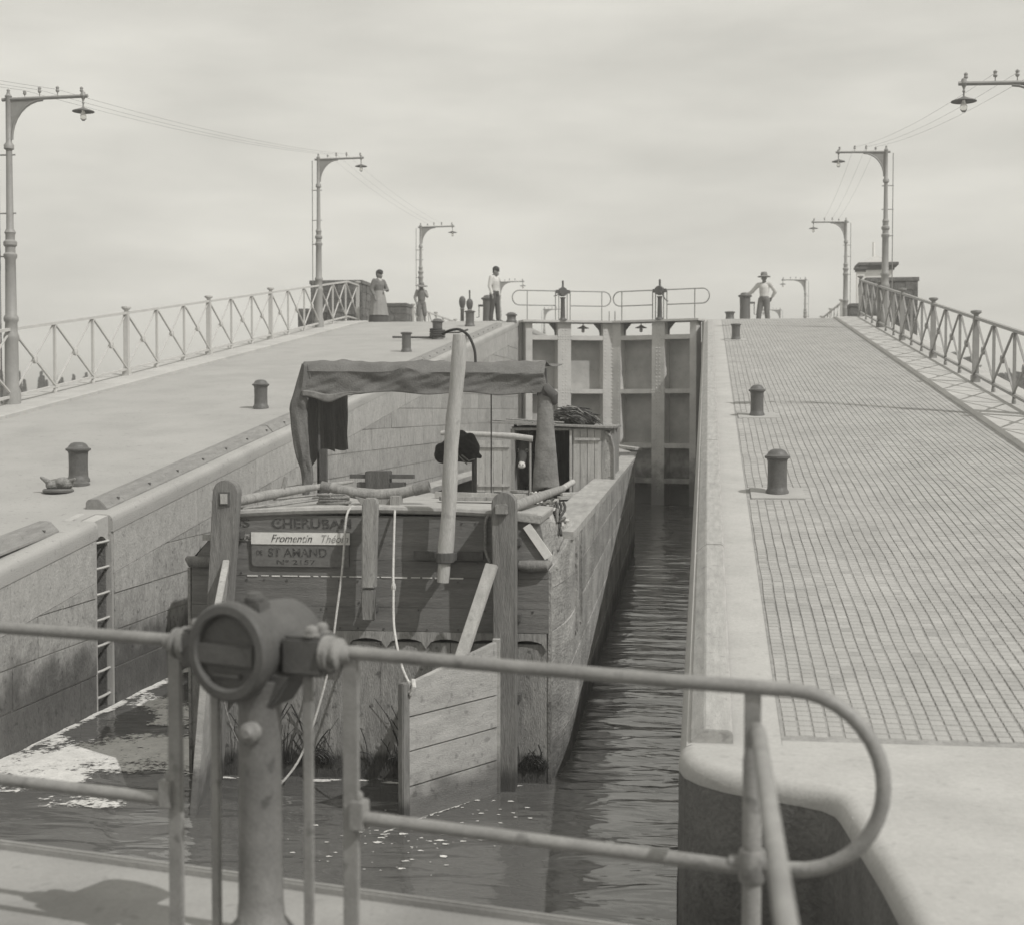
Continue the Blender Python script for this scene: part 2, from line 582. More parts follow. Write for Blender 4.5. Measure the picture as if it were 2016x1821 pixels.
# foam floating left of the barge and in small flecks
STREAKS = [([(-5.45, 10.6), (-5.43, 12.2), (-5.40, 13.4), (-5.42, 15.0)], 0.06, 1.0), ([(-5.3, 12.9), (-4.95, 12.5), (-4.55, 12.1), (-4.1, 11.9)], 0.16, 0.8),
           ([(-4.7, 11.9), (-4.1, 11.6), (-3.85, 11.5)], 0.10, 0.6), ([(-5.5, 10.15), (-5.1, 10.45), (-4.7, 10.7), (-4.3, 11.0), (-3.9, 11.1)], 0.34, 1.35),
           ([(-4.2, 10.75), (-3.85, 10.7)], 0.22, 1.3), ([(-4.45, 10.25), (-4.1, 10.4), (-3.85, 10.4)], 0.14, 0.9), ([(-5.5, 9.75), (-5.1, 9.85), (-4.7, 10.0)], 0.17, 1.0),
           ([(-5.5, 9.5), (-5.2, 9.6), (-4.9, 9.7)], 0.10, 0.8), ([(-4.5, 9.3), (-4.1, 9.4), (-3.8, 9.4)], 0.09, 0.5), ([(-5.42, 11.15), (-5.3, 11.0)], 0.10, 0.9)]
def seg_d(px, py, a, c):
    ax, ay = a
    cx_, cy_ = c
    t = max(0, min(1, ((px - ax) * (cx_ - ax) + (py - ay) * (cy_ - ay)) / ((cx_ - ax) ** 2 + (cy_ - ay) ** 2)))
    return math.hypot(px - ax - t * (cx_ - ax), (py - ay - t * (cy_ - ay)) * 0.8)
def foam_at(x, y):
    best = -1
    for pl_, w_, k_ in STREAKS:
        d = min(seg_d(x, y, pl_[i], pl_[i + 1]) for i in range(len(pl_) - 1))
        if d < w_ * 2.2:
            best = max(best, k_ * (1 - (d / w_) ** 2 * 0.5))
    if best <= -0.9:
        return -1
    nn = 0.55 * nz(x * 2.2, y * 2.0, 0) + 0.45 * nz(x * 5 + 3, y * 6, 2) + 0.34 * nz(x * 13, y * 17, 4) + 0.34 * nz(x * 31, y * 40, 6)
    return best * 0.62 + nn * 0.9 - 0.20
fm = MB()
st = 0.014
idx = {}
def fv(i, j, x, y):
    k = (i, j)
    if k not in idx:
        idx[k] = len(fm.v)
        fm.v.append((x + 0.006 * nz(x * 40, y * 40), y + 0.008 * nz(x * 40, y * 40, 7), water_h(x, y) + 0.006))
    return idx[k]
ni, nj = int(1.75 / st), int((15.2 - 9.2) / (st * 1.5))
for j in range(nj):
    for i in range(ni):
        x = XL + 0.015 + i * st
        y = 9.2 + j * st * 1.5
        if y > 12.9 and x > -5.2:
            continue
        if foam_at(x, y) > -0.12:
            fm.f.append((fv(i, j, x, y), fv(i + 1, j, x + st, y), fv(i + 1, j + 1, x + st, y + st * 1.5), fv(i, j + 1, x, y + st * 1.5)))
# flecks along the rudder's wake and a line of foam at the stern
def fleck(x, y, r, e=1.0, a=0.0):
    n = 11
    o = len(fm.v)
    for k in range(n):
        t = 2 * PI * k / n
        rr = r * (0.55 + 0.6 * random.random())
        px, py = rr * math.cos(t) * e, rr * math.sin(t)
        fm.v.append((x + px * math.cos(a) - py * math.sin(a), y + px * math.sin(a) + py * math.cos(a), water_h(x, y) + 0.004))
    fm.f.append(tuple(range(o, o + n)))
for k in range(75):
    fleck(-1.95 + random.gauss(0, 0.3), 8.7 + random.gauss(0, 0.3), 0.004 + 0.022 * random.random() ** 3, 1.6)
for k in range(26):
    fleck(-1.55 + random.gauss(0, 0.22), 9.4 + random.gauss(0, 0.25), random.uniform(0.006, 0.018), 1.5)
for k in range(34):
    t = random.random()
    fleck(-3.75 + 2.55 * t, 10.13 + 0.06 * t - random.random() * 0.06, random.uniform(0.01, 0.03), 3.0)
for k in range(90):
    t = k / 90
    fleck(-2.05 + 0.62 * t + random.gauss(0, .008), 8.95 + 1.12 * t, random.uniform(.004, .012), 2.6, R(62))
fo = fm.build('foam', 'foam_mat')
cov = [0.35] * len(fm.v)
for k_, i_ in idx.items():
    cov[i_] = max(-0.5, min(0.6, foam_at(fm.v[i_][0], fm.v[i_][1])))
fo.data.attributes.new('cover', 'FLOAT', 'POINT').data.foreach_set('value', cov)
tag(fo, 'pale foam drifting on dark water left of the barge', kind='stuff')

# ---- left quay: coping profile swept along the slope, with the ladder recess left open
LP = [(XL, -9), (XL, -0.62)]
LTOP = [(XL, -0.16), (XL + 0.016, -0.16), (XL + 0.016, -0.075), (XL + 0.010, -0.035), (XL - 0.012, -0.010), (XL - 0.045, 0.0), (XL - 0.15, 0.0)]
def sweep(mb, prof, ys, dz=0.0, closed=False):
    """prof: (x, dz) points, swept along y following the quay surface"""
    o = len(mb.v)
    n = len(prof)
    for y in ys:
        for x, d in prof:
            z = -6.0 if d <= -9 else qz(y) + d + dz
            mb.v.append((x, y, z))
    for i in range(len(ys) - 1):
        for k in range(n - (0 if closed else 1)):
            k2 = (k + 1) % n
            mb.f.append((o + i * n + k, o + i * n + k2, o + (i + 1) * n + k2, o + (i + 1) * n + k))
    if closed:
        mb.f.append(tuple(o + k for k in range(n)))
        mb.f.append(tuple(o + (len(ys) - 1) * n + k for k in range(n))[::-1])
    return mb
LY0, LY1 = 12.21, 12.53          # ladder recess
lq = MB()
far = [YC, 60, 90, 130]
prof_l = [(XL - 0.15, 0.0), (-9.95, 0.0)]
left_out = [(-10.95, 0.03), (-11.0, -0.1), (-11.0, -9)]
for ys in ([-6, 2.2, YF, LY0], [LY1] + [13 + i for i in range(28)] + far):
    sweep(lq, [(XL, -9)] + LTOP, ys)
sweep(lq, [(XL - 0.02, -9), (XL - 0.02, -0.5)], [-6, LY0])
sweep(lq, prof_l, [-6, YF] + [8 + i for i in range(33)] + far)
sweep(lq, [(-9.95, 0.0), (-9.95, 0.03), (-10.95, 0.03), (-11.0, -0.1), (-11.0, -9)], [-6, YF, YC] + far[1:])
# recess walls
zr = qz(12.3)
for yq in (LY0, LY1):
    pts_ = [(XL - .30, yq, -6), (XL, yq, -6)] + [(px, yq, qz(yq) + pd) for px, pd in LTOP] + [(XL - .30, yq, qz(yq))]
    lq.add(pts_, [tuple(range(len(pts_)))])
lq.add([(XL - .22, LY0, -6), (XL - .22, LY1, -6), (XL - .22, LY1, zr), (XL - .22, LY0, zr)], [(0, 1, 2, 3)])
left_quay = lq.build('left_quay', 'quay_concrete', smooth=True)
tag(left_quay, 'smooth sloping quay left of the lock with stone lock wall', kind='structure')
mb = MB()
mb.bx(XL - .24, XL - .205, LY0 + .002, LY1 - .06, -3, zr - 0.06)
mb.build('slot_back', 'recess_shade_stain', left_quay)  # slot's shade put into a dark colour on its back
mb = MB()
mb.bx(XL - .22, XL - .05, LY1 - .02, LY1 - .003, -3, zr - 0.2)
mb.build('slot_shade_plate', 'recess_shade_stain', left_quay)  # added thin dark plate, paints shade over the sunlit far side of the slot
cb = MB()
# block bridging the top of the recess, arched underneath
arch = [(LY0 + 0.16 - 0.16 * math.cos(PI * k / 10), zr - 0.30 + 0.14 * math.sin(PI * k / 10)) for k in range(11)]
for (ya, za), (yb, zb_) in zip(arch[:-1], arch[1:]):
    ta, tb = qz(ya) - 0.010, qz(yb) - 0.010
    vs = []
    for xx in (XL - 0.03, XL - 0.32):
        vs += [(xx, ya, za), (xx, yb, zb_), (xx, yb, tb + (0.013 if xx < XL - .1 else 0)), (xx, ya, ta + (0.013 if xx < XL - .1 else 0))]
    cb.add(vs, [(0, 1, 2, 3), (4, 7, 6, 5), (0, 4, 5, 1), (3, 2, 6, 7)])
cb.build('coping_block', 'coping_concrete', left_quay)

# wall stones of the left lock wall: level courses, cut by the sloping coping
def stones(parent, xw, ydir, regions, xo, name='stone', lmin=0.95, lmax=1.7, ch=0.345, cap=0.55):
    rs = random.Random(5)
    n = 0
    for ya, yb in regions:
        z = -0.35
        row = 0
        while z < ZF:
            yy = ya - rs.random() * 0.6
            while yy < yb:
                ln = rs.uniform(lmin, lmax)
                a, c = max(yy, ya) + 0.006, min(yy + ln, yb) - 0.006
                yy += ln
                if c - a < 0.08:
                    continue
                ta, tb = qz(a) - cap, qz(c) - cap
                zb, zt = z + 0.006, z + ch - 0.006
                if max(ta, tb) <= zb + 0.02:
                    continue
                poly = [(a, zb), (c, zb)]
                if tb > zb:
                    poly.append((c, min(zt, tb)))
                if tb < zt < ta or ta < zt < tb:
                    ym = a + (zt - ta) / (tb - ta) * (c - a)
                    poly.append((ym, zt))
                if ta > zb:
                    poly.append((a, min(zt, ta)))
                else:
                    ym = a + (zb - ta) / (tb - ta) * (c - a)
                    poly[0] = (ym, zb)
                if len(poly) < 3:
                    continue
                pr = rs.uniform(0.006, 0.014)
                mb = MB()
                mb.prism(poly, lambda p: (xw + xo * pr, p[0], p[1]), lambda p: (xw - xo * 0.01, p[0], p[1]))
                mb.build(name, 'wall_stone', parent)
                n += 1
            z += ch
            row += 1
    return n
nst = stones(left_quay, XL, 1, [(5.6, LY0 - 0.04), (LY1 + 0.04, 41.0)], 1)
rs = random.Random(8)
for ya, yb in ((5.6, LY0 - 0.03), (LY1 + 0.03, 41.1)):
    y = ya
    while y < yb - 0.2:
        y2 = min(yb, y + rs.uniform(1.5, 2.6))
        if yb - y2 < 0.5:
            y2 = yb
        mb = MB()
        pr_ = rs.uniform(0.008, 0.014)
        sweep(mb, [(XL - 0.01, -0.545), (XL + pr_, -0.545), (XL + pr_, -0.163), (XL - 0.01, -0.163)], [y + 0.002, y2 - 0.002], closed=True)
        mb.build('coping_stone', 'coping_stone', left_quay)
        y = y2
# timber kerbs on the left coping
def kerb(parent, ys, xs, sgn, name='timber_kerb', material='kerb_timber'):
    """rounded timber baulk: xs = start x (lock side); sgn = direction away from the lock"""
    mb = MB()
    pr = [(xs, -0.01), (xs + sgn * 0.005, 0.012), (xs + sgn * 0.075, 0.085), (xs + sgn * 0.10, 0.095), (xs + sgn * 0.19, 0.092), (xs + sgn * 0.215, 0.07), (xs + sgn * 0.22, -0.01)]
    sweep(mb, pr, ys, closed=True)
    mb.build(name, material, parent, smooth=False, bevel=0.006)
for ya, yb in ((5.7, 11.75), (12.75, 17.9), (17.93, 23.0), (23.03, 28.1), (28.13, 33.3), (33.33, 38.8)):
    kerb(left_quay, [ya, yb], XL - 0.13, -1)
# bolts on the kerb
bt = MB()
for k in range(40):
    y = 8.4 + k * 0.78
    if 11.7 < y < 12.8:
        continue
    bt.box((XL - 0.165, y, qz(y) + 0.05), (0.022, 0.024, 0.022))
o = bt.build('kerb_bolts', 'bollard_iron', left_quay)
o['kind'] = 'stuff'
# outer kerb stones on the left
ks = None
for k in range(26):
    ya = 14.0 + k * 1.05
    mb = MB()
    sweep(mb, [(-9.93, -0.02), (-9.93, 0.05), (-9.96, 0.06), (-10.9, 0.06), (-10.9, -0.02)], [ya, ya + 1.04], closed=True)
    mb.build('kerb_stone', 'kerb_stone', left_quay)

# ---- right quay
rq = MB()
RTOP = [(XR, -9), (XR, -0.12), (XR + 0.012, -0.05), (XR + 0.035, -0.01), (XR + 0.06, 0.0), (0.37, 0.0)]
ysr = [6.98, YF] + [8 + i for i in range(33)] + far
sweep(rq, RTOP, ysr)
sweep(rq, [(3.46, 0.004), (3.5, 0.008), (3.5, 0.03), (4.75, 0.03), (4.8, -0.1), (4.8, -9)], ysr)
sweep(rq, [(0.37, 0.0), (3.5, 0.0)], [YC - 0.1] + far)
sweep(rq, [(0.37, 0.0), (4.75, 0.0)], [6.98, YF + 0.03])
# near platform with the gate recess cut into it, soft rounded edge
path = [(XR, 6.98), (XR, 6.86), (-0.10, 6.72), (-0.03, 6.60), (0.08, 6.49), (0.22, 6.40), (0.40, 6.31), (0.50, 6.24), (0.545, 6.16), (0.56, 6.08), (0.59, 5.7), (0.63, 5.2), (0.66, 4.6), (0.68, 2.3), (0.5, 2.1), (XR, 2.05), (XR, -5)]
def offs(path, d):
    res = []
    for i, p in enumerate(path):
        a = Vector(path[max(i - 1, 0)])
        c = Vector(path[min(i + 1, len(path) - 1)])
        t = (c - a).normalized()
        nrm = Vector((-t.y, t.x))
        q = Vector(p) + nrm * d
        res.append((q.x, q.y))
    return res
rings = []
RB = 0.075
for a in (0, 20, 40, 60, 80, 90):
    k = 1 - math.cos(R(a))
    rings.append((offs(path, RB * k), ZN - RB + RB * math.sin(R(a))))
rings = [(path, ZN - RB - 0.03)] + rings
o0 = len(rq.v)
n = len(path)
for pts, z in rings:
    for p in pts:
        zz = z
        rq.v.append((p[0], p[1] if p is not pts[0] else 6.98, zz))
for i in range(len(rings) - 1):
    for k in range(n - 1):
        rq.f.append((o0 + i * n + k, o0 + i * n + k + 1, o0 + (i + 1) * n + k + 1, o0 + (i + 1) * n + k))
top = [o0 + (len(rings) - 1) * n + k for k in range(n)]
a = len(rq.v)
for k in range(n):
    q = rq.v[top[k]]
    rq.v.append((4.75, q[1], ZN))
for k in range(n - 1):
    rq.f.append((top[k], top[k + 1], a + k + 1, a + k))
right_quay = rq.build('right_quay', 'coping_concrete', smooth=True)
tag(right_quay, 'sloping quay right of the lock paved with small square setts', kind='structure')
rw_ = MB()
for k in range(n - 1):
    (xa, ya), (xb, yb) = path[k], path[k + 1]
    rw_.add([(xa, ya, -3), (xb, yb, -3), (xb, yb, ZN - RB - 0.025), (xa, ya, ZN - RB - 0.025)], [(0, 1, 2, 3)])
rw_.build('recess_face', 'recess_shade_stain', right_quay)  # darker than the platform: shade of the recess painted in, besides algae
stones(right_quay, XR, -1, [(7.2, 41.0)], -1, lmin=1.8, lmax=2.8, cap=0.5)
# bed under the setts
bd = MB()
sweep(bd, [(0.37, 0.002), (3.5, 0.002)], [YF, YC - 0.1])
bd.build('paving_bed', 'tile_joint', right_quay)
# setts: 300 nearest singly, the rest as one part
TP = 0.0735
ncol = 42
nrow = int((YC - 0.15 - 7.16) / TP)
colj = [random.uniform(-0.003, 0.003) for _ in range(ncol + 1)]
pads = [(0.66, 13.81), (0.66, 19.58), (0.63, 33.18)]
setts = MB()
tones = []
tile_meshes = []
for k in range(6):
    mb = MB()
    j = [random.uniform(-0.003, 0.003) for _ in range(6)]
    hx, hy = (TP - 0.007) / 2, (TP - 0.010) / 2
    mb.add([(-hx, -hy + j[0], 0), (hx, -hy + j[1], 0), (hx, hy + j[2], 0), (-hx, hy + j[3], 0),
            (-hx + .004, -hy + .004 + j[0], .007), (hx - .004, -hy + .004 + j[1], .007), (hx - .004, hy - .004 + j[2], .007), (-hx + .004, hy - .004 + j[3], .007)],
           [(4, 5, 6, 7), (0, 1, 5, 4), (1, 2, 6, 5), (2, 3, 7, 6), (3, 0, 4, 7)])
    tm = mb.mesh('sett')
    tm.materials.append(M['tile'])
    tile_meshes.append(tm)
single = 0
slope = math.atan(S)
for r in range(nrow):
    for c in range(ncol):
        y = 7.16 + (r + 0.5) * TP + (0.012 if c % 2 else 0.0) + 0.004 * nz(c * 0.7, r * 0.05)
        x = 0.385 + (c + 0.5) * TP + colj[c] + 0.009 * nz(y * 1.3, c * 0.08, 5)
        if any(abs(x - px) < 0.26 and abs(y - py) < 0.30 for px, py in pads):
            continue
        z = qz(y) + 0.002 + random.uniform(-0.0015, 0.0015) + 0.003 * nz(x * 1.1, y * 0.9, 12)
        if single < 300 and c < 34:
            o = bpy.data.objects.new('sett', tile_meshes[random.randrange(6)])
            C.objects.link(o)
            o.parent = right_quay
            o.location = (x, y, z)
            o.rotation_euler = (slope, 0, 0)
            single += 1
        else:
            hx, hy = (TP - 0.0072 + random.uniform(-.0015, .001)) / 2, (TP - 0.010 + random.uniform(-.002, .002)) / 2
            b_ = len(setts.v)
            dzs = S * hy
            setts.v += [(x - hx, y - hy, z - dzs), (x + hx, y - hy, z - dzs), (x + hx, y + hy, z + dzs), (x - hx, y + hy, z + dzs),
                        (x - hx + .004, y - hy + .003, z - dzs + .007), (x + hx - .004, y - hy + .003, z - dzs + .007), (x + hx - .004, y + hy - .003, z + dzs + .007), (x - hx + .004, y + hy - .003, z + dzs + .007)]
            tones += [random.gauss(0, 0.045) - (0.10 if random.random() < 0.03 else 0)] * 8
            setts.f += [(b_ + 4, b_ + 5, b_ + 6, b_ + 7), (b_, b_ + 1, b_ + 5, b_ + 4), (b_ + 1, b_ + 2, b_ + 6, b_ + 5), (b_ + 2, b_ + 3, b_ + 7, b_ + 6), (b_ + 3, b_, b_ + 4, b_ + 7)]
me = bpy.data.meshes.new('paving')
me.from_pydata(setts.v, [], setts.f)
me.attributes.new('tone', 'FLOAT', 'POINT').data.foreach_set('value', tones)
o = link('paving', me, 'tile', right_quay)
o['kind'] = 'stuff'
# timber kerb along the right coping, outer kerb stones
for ya, yb in ((7.02, 11.25), (11.28, 16.9), (16.93, 22.5), (22.53, 28.1), (28.13, 33.7), (33.73, 39.6)):
    mb = MB()
    pr = [(-0.078, -0.004), (-0.074, 0.01), (-0.012, 0.062), (0.0, 0.068), (0.115, 0.066), (0.13, 0.05), (0.132, -0.004)]
    sweep(mb, pr, [ya, yb], closed=True)
    mb.build('timber_kerb', 'pale_timber', right_quay, bevel=0.004)
for k in range(25):
    ya = 14.0 + k * 1.08
    mb = MB()
    sweep(mb, [(3.488, -0.01), (3.488, 0.03), (3.51, 0.045), (4.7, 0.05), (4.7, -0.01)], [ya, ya + 1.07], closed=True)
    mb.build('kerb_stone', 'kerb_stone', right_quay)
for px, py in pads:
    mb = MB()
    for dx in (0,):
        vs = []
        for dz in (0.0, 0.016):
            for ax, ay in ((-.25, -.28), (.25, -.28), (.25, .28), (-.25, .28)):
                vs.append((px + ax, py + ay, qz(py + ay) + dz))
        mb.add(vs, [(0, 3, 2, 1), (4, 5, 6, 7), (0, 1, 5, 4), (1, 2, 6, 5), (2, 3, 7, 6), (3, 0, 4, 7)])
    mb.build('bollard_slab', 'tile', right_quay)
# end sill of the lock under the upper gate
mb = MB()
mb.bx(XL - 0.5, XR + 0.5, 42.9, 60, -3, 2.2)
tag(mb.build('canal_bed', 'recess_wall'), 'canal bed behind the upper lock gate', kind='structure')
mb = MB()
mb.add([(XL, 42.95, 4.75), (XR, 42.95, 4.75), (XR, 130, 4.75), (XL, 130, 4.75)], [(0, 1, 2, 3)])
tag(mb.build('upper_water', 'canal_water'), 'water of the upper canal behind the far gate', kind='structure')

# ---- ladder in the left wall
lad = thing('wall_ladder', 'iron rung ladder set in the slot of the left lock wall', 'ladder', (XL, 12.37, 0))
for k in range(9):
    z = 1.52 - k * 0.235
    mb = MB()
    mb.tube([(-0.03, -0.16, z), (-0.02, 0, z), (-0.03, 0.16, z)], 0.013, 6)
    mb.build('rung', 'rail_paint', lad)

for xa, xb, par in ((XL - 0.35, XL + 0.085, left_quay), (XR - 0.045, XR + 0.35, right_quay)):
    for k in range(11):
        mb = MB()
        mb.bx(xa, xb, 41.22, 41.6, -0.6 + k * 0.535, -0.6 + k * 0.535 + 0.528)
        mb.build('quoin_stone', 'coping_concrete', par, bevel=0.01)

# ------------------------------------------------------------------ lattice railings
def lattice_railing(label, x, ys_posts, H, matname, side):
    t = thing('lattice_railing', label, 'railing', (x, 0, 0))
    ya, yb = ys_posts[0], ys_posts[-1]
    def rail(name, h, w, hh):
        mb = MB()
        pts = [ya] + ([YC] if ya < YC < yb else []) + [yb]
        for a, c in zip(pts[:-1], pts[1:]):
            mb.bar((0, a, qz(a) + h), (0, c, qz(c) + h), w, hh)
        mb.build(name, matname, t)
    rail('top_rail', H, 0.06, 0.045)
    rail('bottom_rail', 0.17, 0.05, 0.04)
    pm = MB()
    pm.bx(-0.045, 0.045, -0.045, 0.045, 0, H + 0.02)
    pm.bx(-0.065, 0.065, -0.065, 0.065, 0.0, 0.16)
    pme = pm.mesh('post')
    cp = MB()
    cp.lathe([(0.035, 0), (0.04, 0.03), (0.085, 0.06), (0.088, 0.09), (0.05, 0.10)], n=12)
    cme = cp.mesh('cap', True)
    sm = MB()
    sm.bx(-0.02, 0.02, -0.022, 0.022, 0.12, H - 0.02)
    sm.lathe([(0.02, 0.0), (0.03, 0.04), (0.032, 0.09), (0.02, 0.14)], n=8)
    sme = sm.mesh('baluster')
    rm = MB()
    rm.lathe([(0.03, -0.03), (0.062, -0.022), (0.062, 0.022), (0.03, 0.03)], n=10, mtx=Matrix.Rotation(R(90), 3, 'Y'))
    rme = rm.mesh('rosette', True)
    braces = {}
    for i, y in enumerate(ys_posts):
        o = link('post', pme, matname, t, (0, y, qz(y)))
        c_ = link('cap', cme, matname, o, (0, 0, H + 0.02))
        if i == len(ys_posts) - 1:
            break
        y2 = ys_posts[i + 1]
        q = [y + (y2 - y) * k / 3 for k in range(4)]
        for k in range(3):
            a, c = q[k], q[k + 1]
            if k > 0:
                link('baluster', sme, matname, t, (0, a, qz(a)))
            L = round(c - a, 3)
            rise = round(qz(c) - qz(a), 3)
            for s_ in (0, 1):
                key = (L, rise, s_)
                if key not in braces:
                    mb = MB()
                    if s_ == 0:
                        mb.bar((0.02 * side, 0.03, H - 0.04), (0.02 * side, L - 0.03, 0.18 + rise), 0.024, 0.03, (1, 0, 0))
                    else:
                        mb.bar((-0.012 * side, 0.03, 0.18), (-0.012 * side, L - 0.03, H - 0.04 + rise), 0.018, 0.03, (1, 0, 0))
                    braces[key] = mb.mesh('brace')
                link('brace', braces[key], matname, t, (0, a, qz(a)))
            link('rosette', rme, matname, t, (0.02 * side, (a + c) / 2, (qz(a) + qz(c)) / 2 + (H + 0.14) / 2))
    return t
yl = [20.55 - 4.35 + 4.35 * k for k in range(7)]
yl[-1] = 42.3
lattice_railing('long pale lattice railing along the outer edge of the left quay', -10.5, yl, 1.19, 'rail_paint', 1)
lattice_railing('lattice railing with shade in its grey colour, outer edge of the right quay', 4.2, [19.1 - 4.35 + 4.35 * k for k in range(7)], 1.06, 'rail_grey', -1)  # darker paint than the left railing: its shaded side put into the colour
def far_rail(label, x):
    lattice_railing(label, x, [50.5 + 4.35 * k for k in range(6)], 1.12, 'rail_paint', 1)
far_rail('distant lattice railing beyond the block behind the boy', -10.5)
far_rail('distant lattice railing beyond the right dark stone pier', 4.55)

# ------------------------------------------------------------------ stone piers
def pier(label, x0, x1, y0, y1, z0, z1, group=None, seed=1):
    t = thing('stone_pier', label, 'pier', ((x0 + x1) / 2, (y0 + y1) / 2, z0), 0, group)
    w_, d_, h_ = x1 - x0, y1 - y0, z1 - z0
    core = MB()
    core.bx(-w_ / 2 + .02, w_ / 2 - .02, -d_ / 2 + .02, d_ / 2 - .02, 0, h_ - 0.1)
    core.build('core', 'wall_joint', t)
    rs = random.Random(seed)
    zt = h_
    cp = MB()
    cp.bx(-w_ / 2 - .03, w_ / 2 + .03, -d_ / 2 - .03, d_ / 2 + .03, h_ - 0.12, h_)
    cp.build('capstone', 'dark_stone', t, bevel=0.01)
    for face in range(2):
        z = h_ - 0.13
        while z > h_ - 2.4 and z > 0.1:
            ch = 0.24
            L0 = w_ if face == 0 else d_
            a = -L0 / 2
            while a < L0 / 2 - 0.05:
                ln = min(rs.uniform(0.3, 0.6), L0 / 2 - a)
                if L0 / 2 - a - ln < 0.12:
                    ln = L0 / 2 - a
                mb = MB()
                if face == 0:
                    mb.bx(a + .008, a + ln - .008, -d_ / 2 - rs.uniform(.0, .02), -d_ / 2 + .05, z - ch + .008, z - .006)
                else:
                    sx = 1 if x1 < 0 else -1
                    xx = sx * w_ / 2
                    mb.bx(xx - sx * .05, xx + sx * rs.uniform(0, .02), a + .06, a + ln - .008, z - ch + .008, z - .006)
                mb.build('stone', 'dark_stone', t)
                a += ln
            z -= ch
    return t
pier('dark rough stone pier behind the left railing end', -12.25, -10.62, 43.3, 45.2, -6, 6.74, seed=1)
pier('low stone plinth at the foot of the left pier', -12.05, -10.75, 41.2, 42.6, -6, 5.72, seed=2)
pier('small grey stone block between the woman and the boy', -11.25, -10.35, 48.6, 49.6, 3.0, 6.42, seed=3)
pier('dark rough stone pier behind the right railing end', 4.62, 6.1, 43.3, 45.4, -6, 6.62, seed=4)
pier('small dark stone block left of the right pier', 4.68, 5.2, 48.7, 49.6, 3.0, 6.26, seed=5)
pier('low ledge of masonry seen through the right railing', 4.95, 6.2, 36.5, 38.2, -6, 3.85, seed=6)
kb = thing('kiosk', 'white kiosk with flat cornice roof rising behind the right pier', 'kiosk', (6.33, 56, -6))
mb = MB()
mb.bx(-0.55, 0.55, -0.6, 0.6, 0, 14.0)
mb.build('wall', 'pale_render', kb)
mb = MB()
mb.bx(-0.6, 0.6, -0.65, 0.65, 14.0, 14.1)
mb.bx(-0.67, 0.67, -0.7, 0.7, 14.1, 14.17)
mb.bx(-0.74, 0.74, -0.78, 0.78, 14.17, 14.27)
mb.build('cornice', 'dark_stone', kb)
mb = MB()
mb.add([(-0.7, -0.7, 14.27), (0.7, -0.7, 14.27), (0.7, 0.7, 14.27), (-0.7, 0.7, 14.27), (0, 0, 14.6)], [(0, 1, 4), (1, 2, 4), (2, 3, 4), (3, 0, 4)])
mb.build('roof', 'kerb_stone', kb)
mb = MB()
mb.tube([(-0.1, 0, 14.5), (-0.1, 0, 15.1)], 0.05, 8)
mb.build('chimney', 'pale_render', kb)
gp = thing('gate_pillar', 'slim pale pillar with moulded cap beside the white kiosk', 'pillar', (5.16, 50.3, -6))
mb = MB()
mb.bx(-0.13, 0.13, -0.13, 0.13, 0, 13.45)
mb.build('shaft', 'pale_render', gp)
mb = MB()
mb.bx(-0.17, 0.17, -0.17, 0.17, 13.45, 13.53)
mb.bx(-0.21, 0.21, -0.21, 0.21, 13.53, 13.6)
mb.build('cap', 'dark_stone', gp)

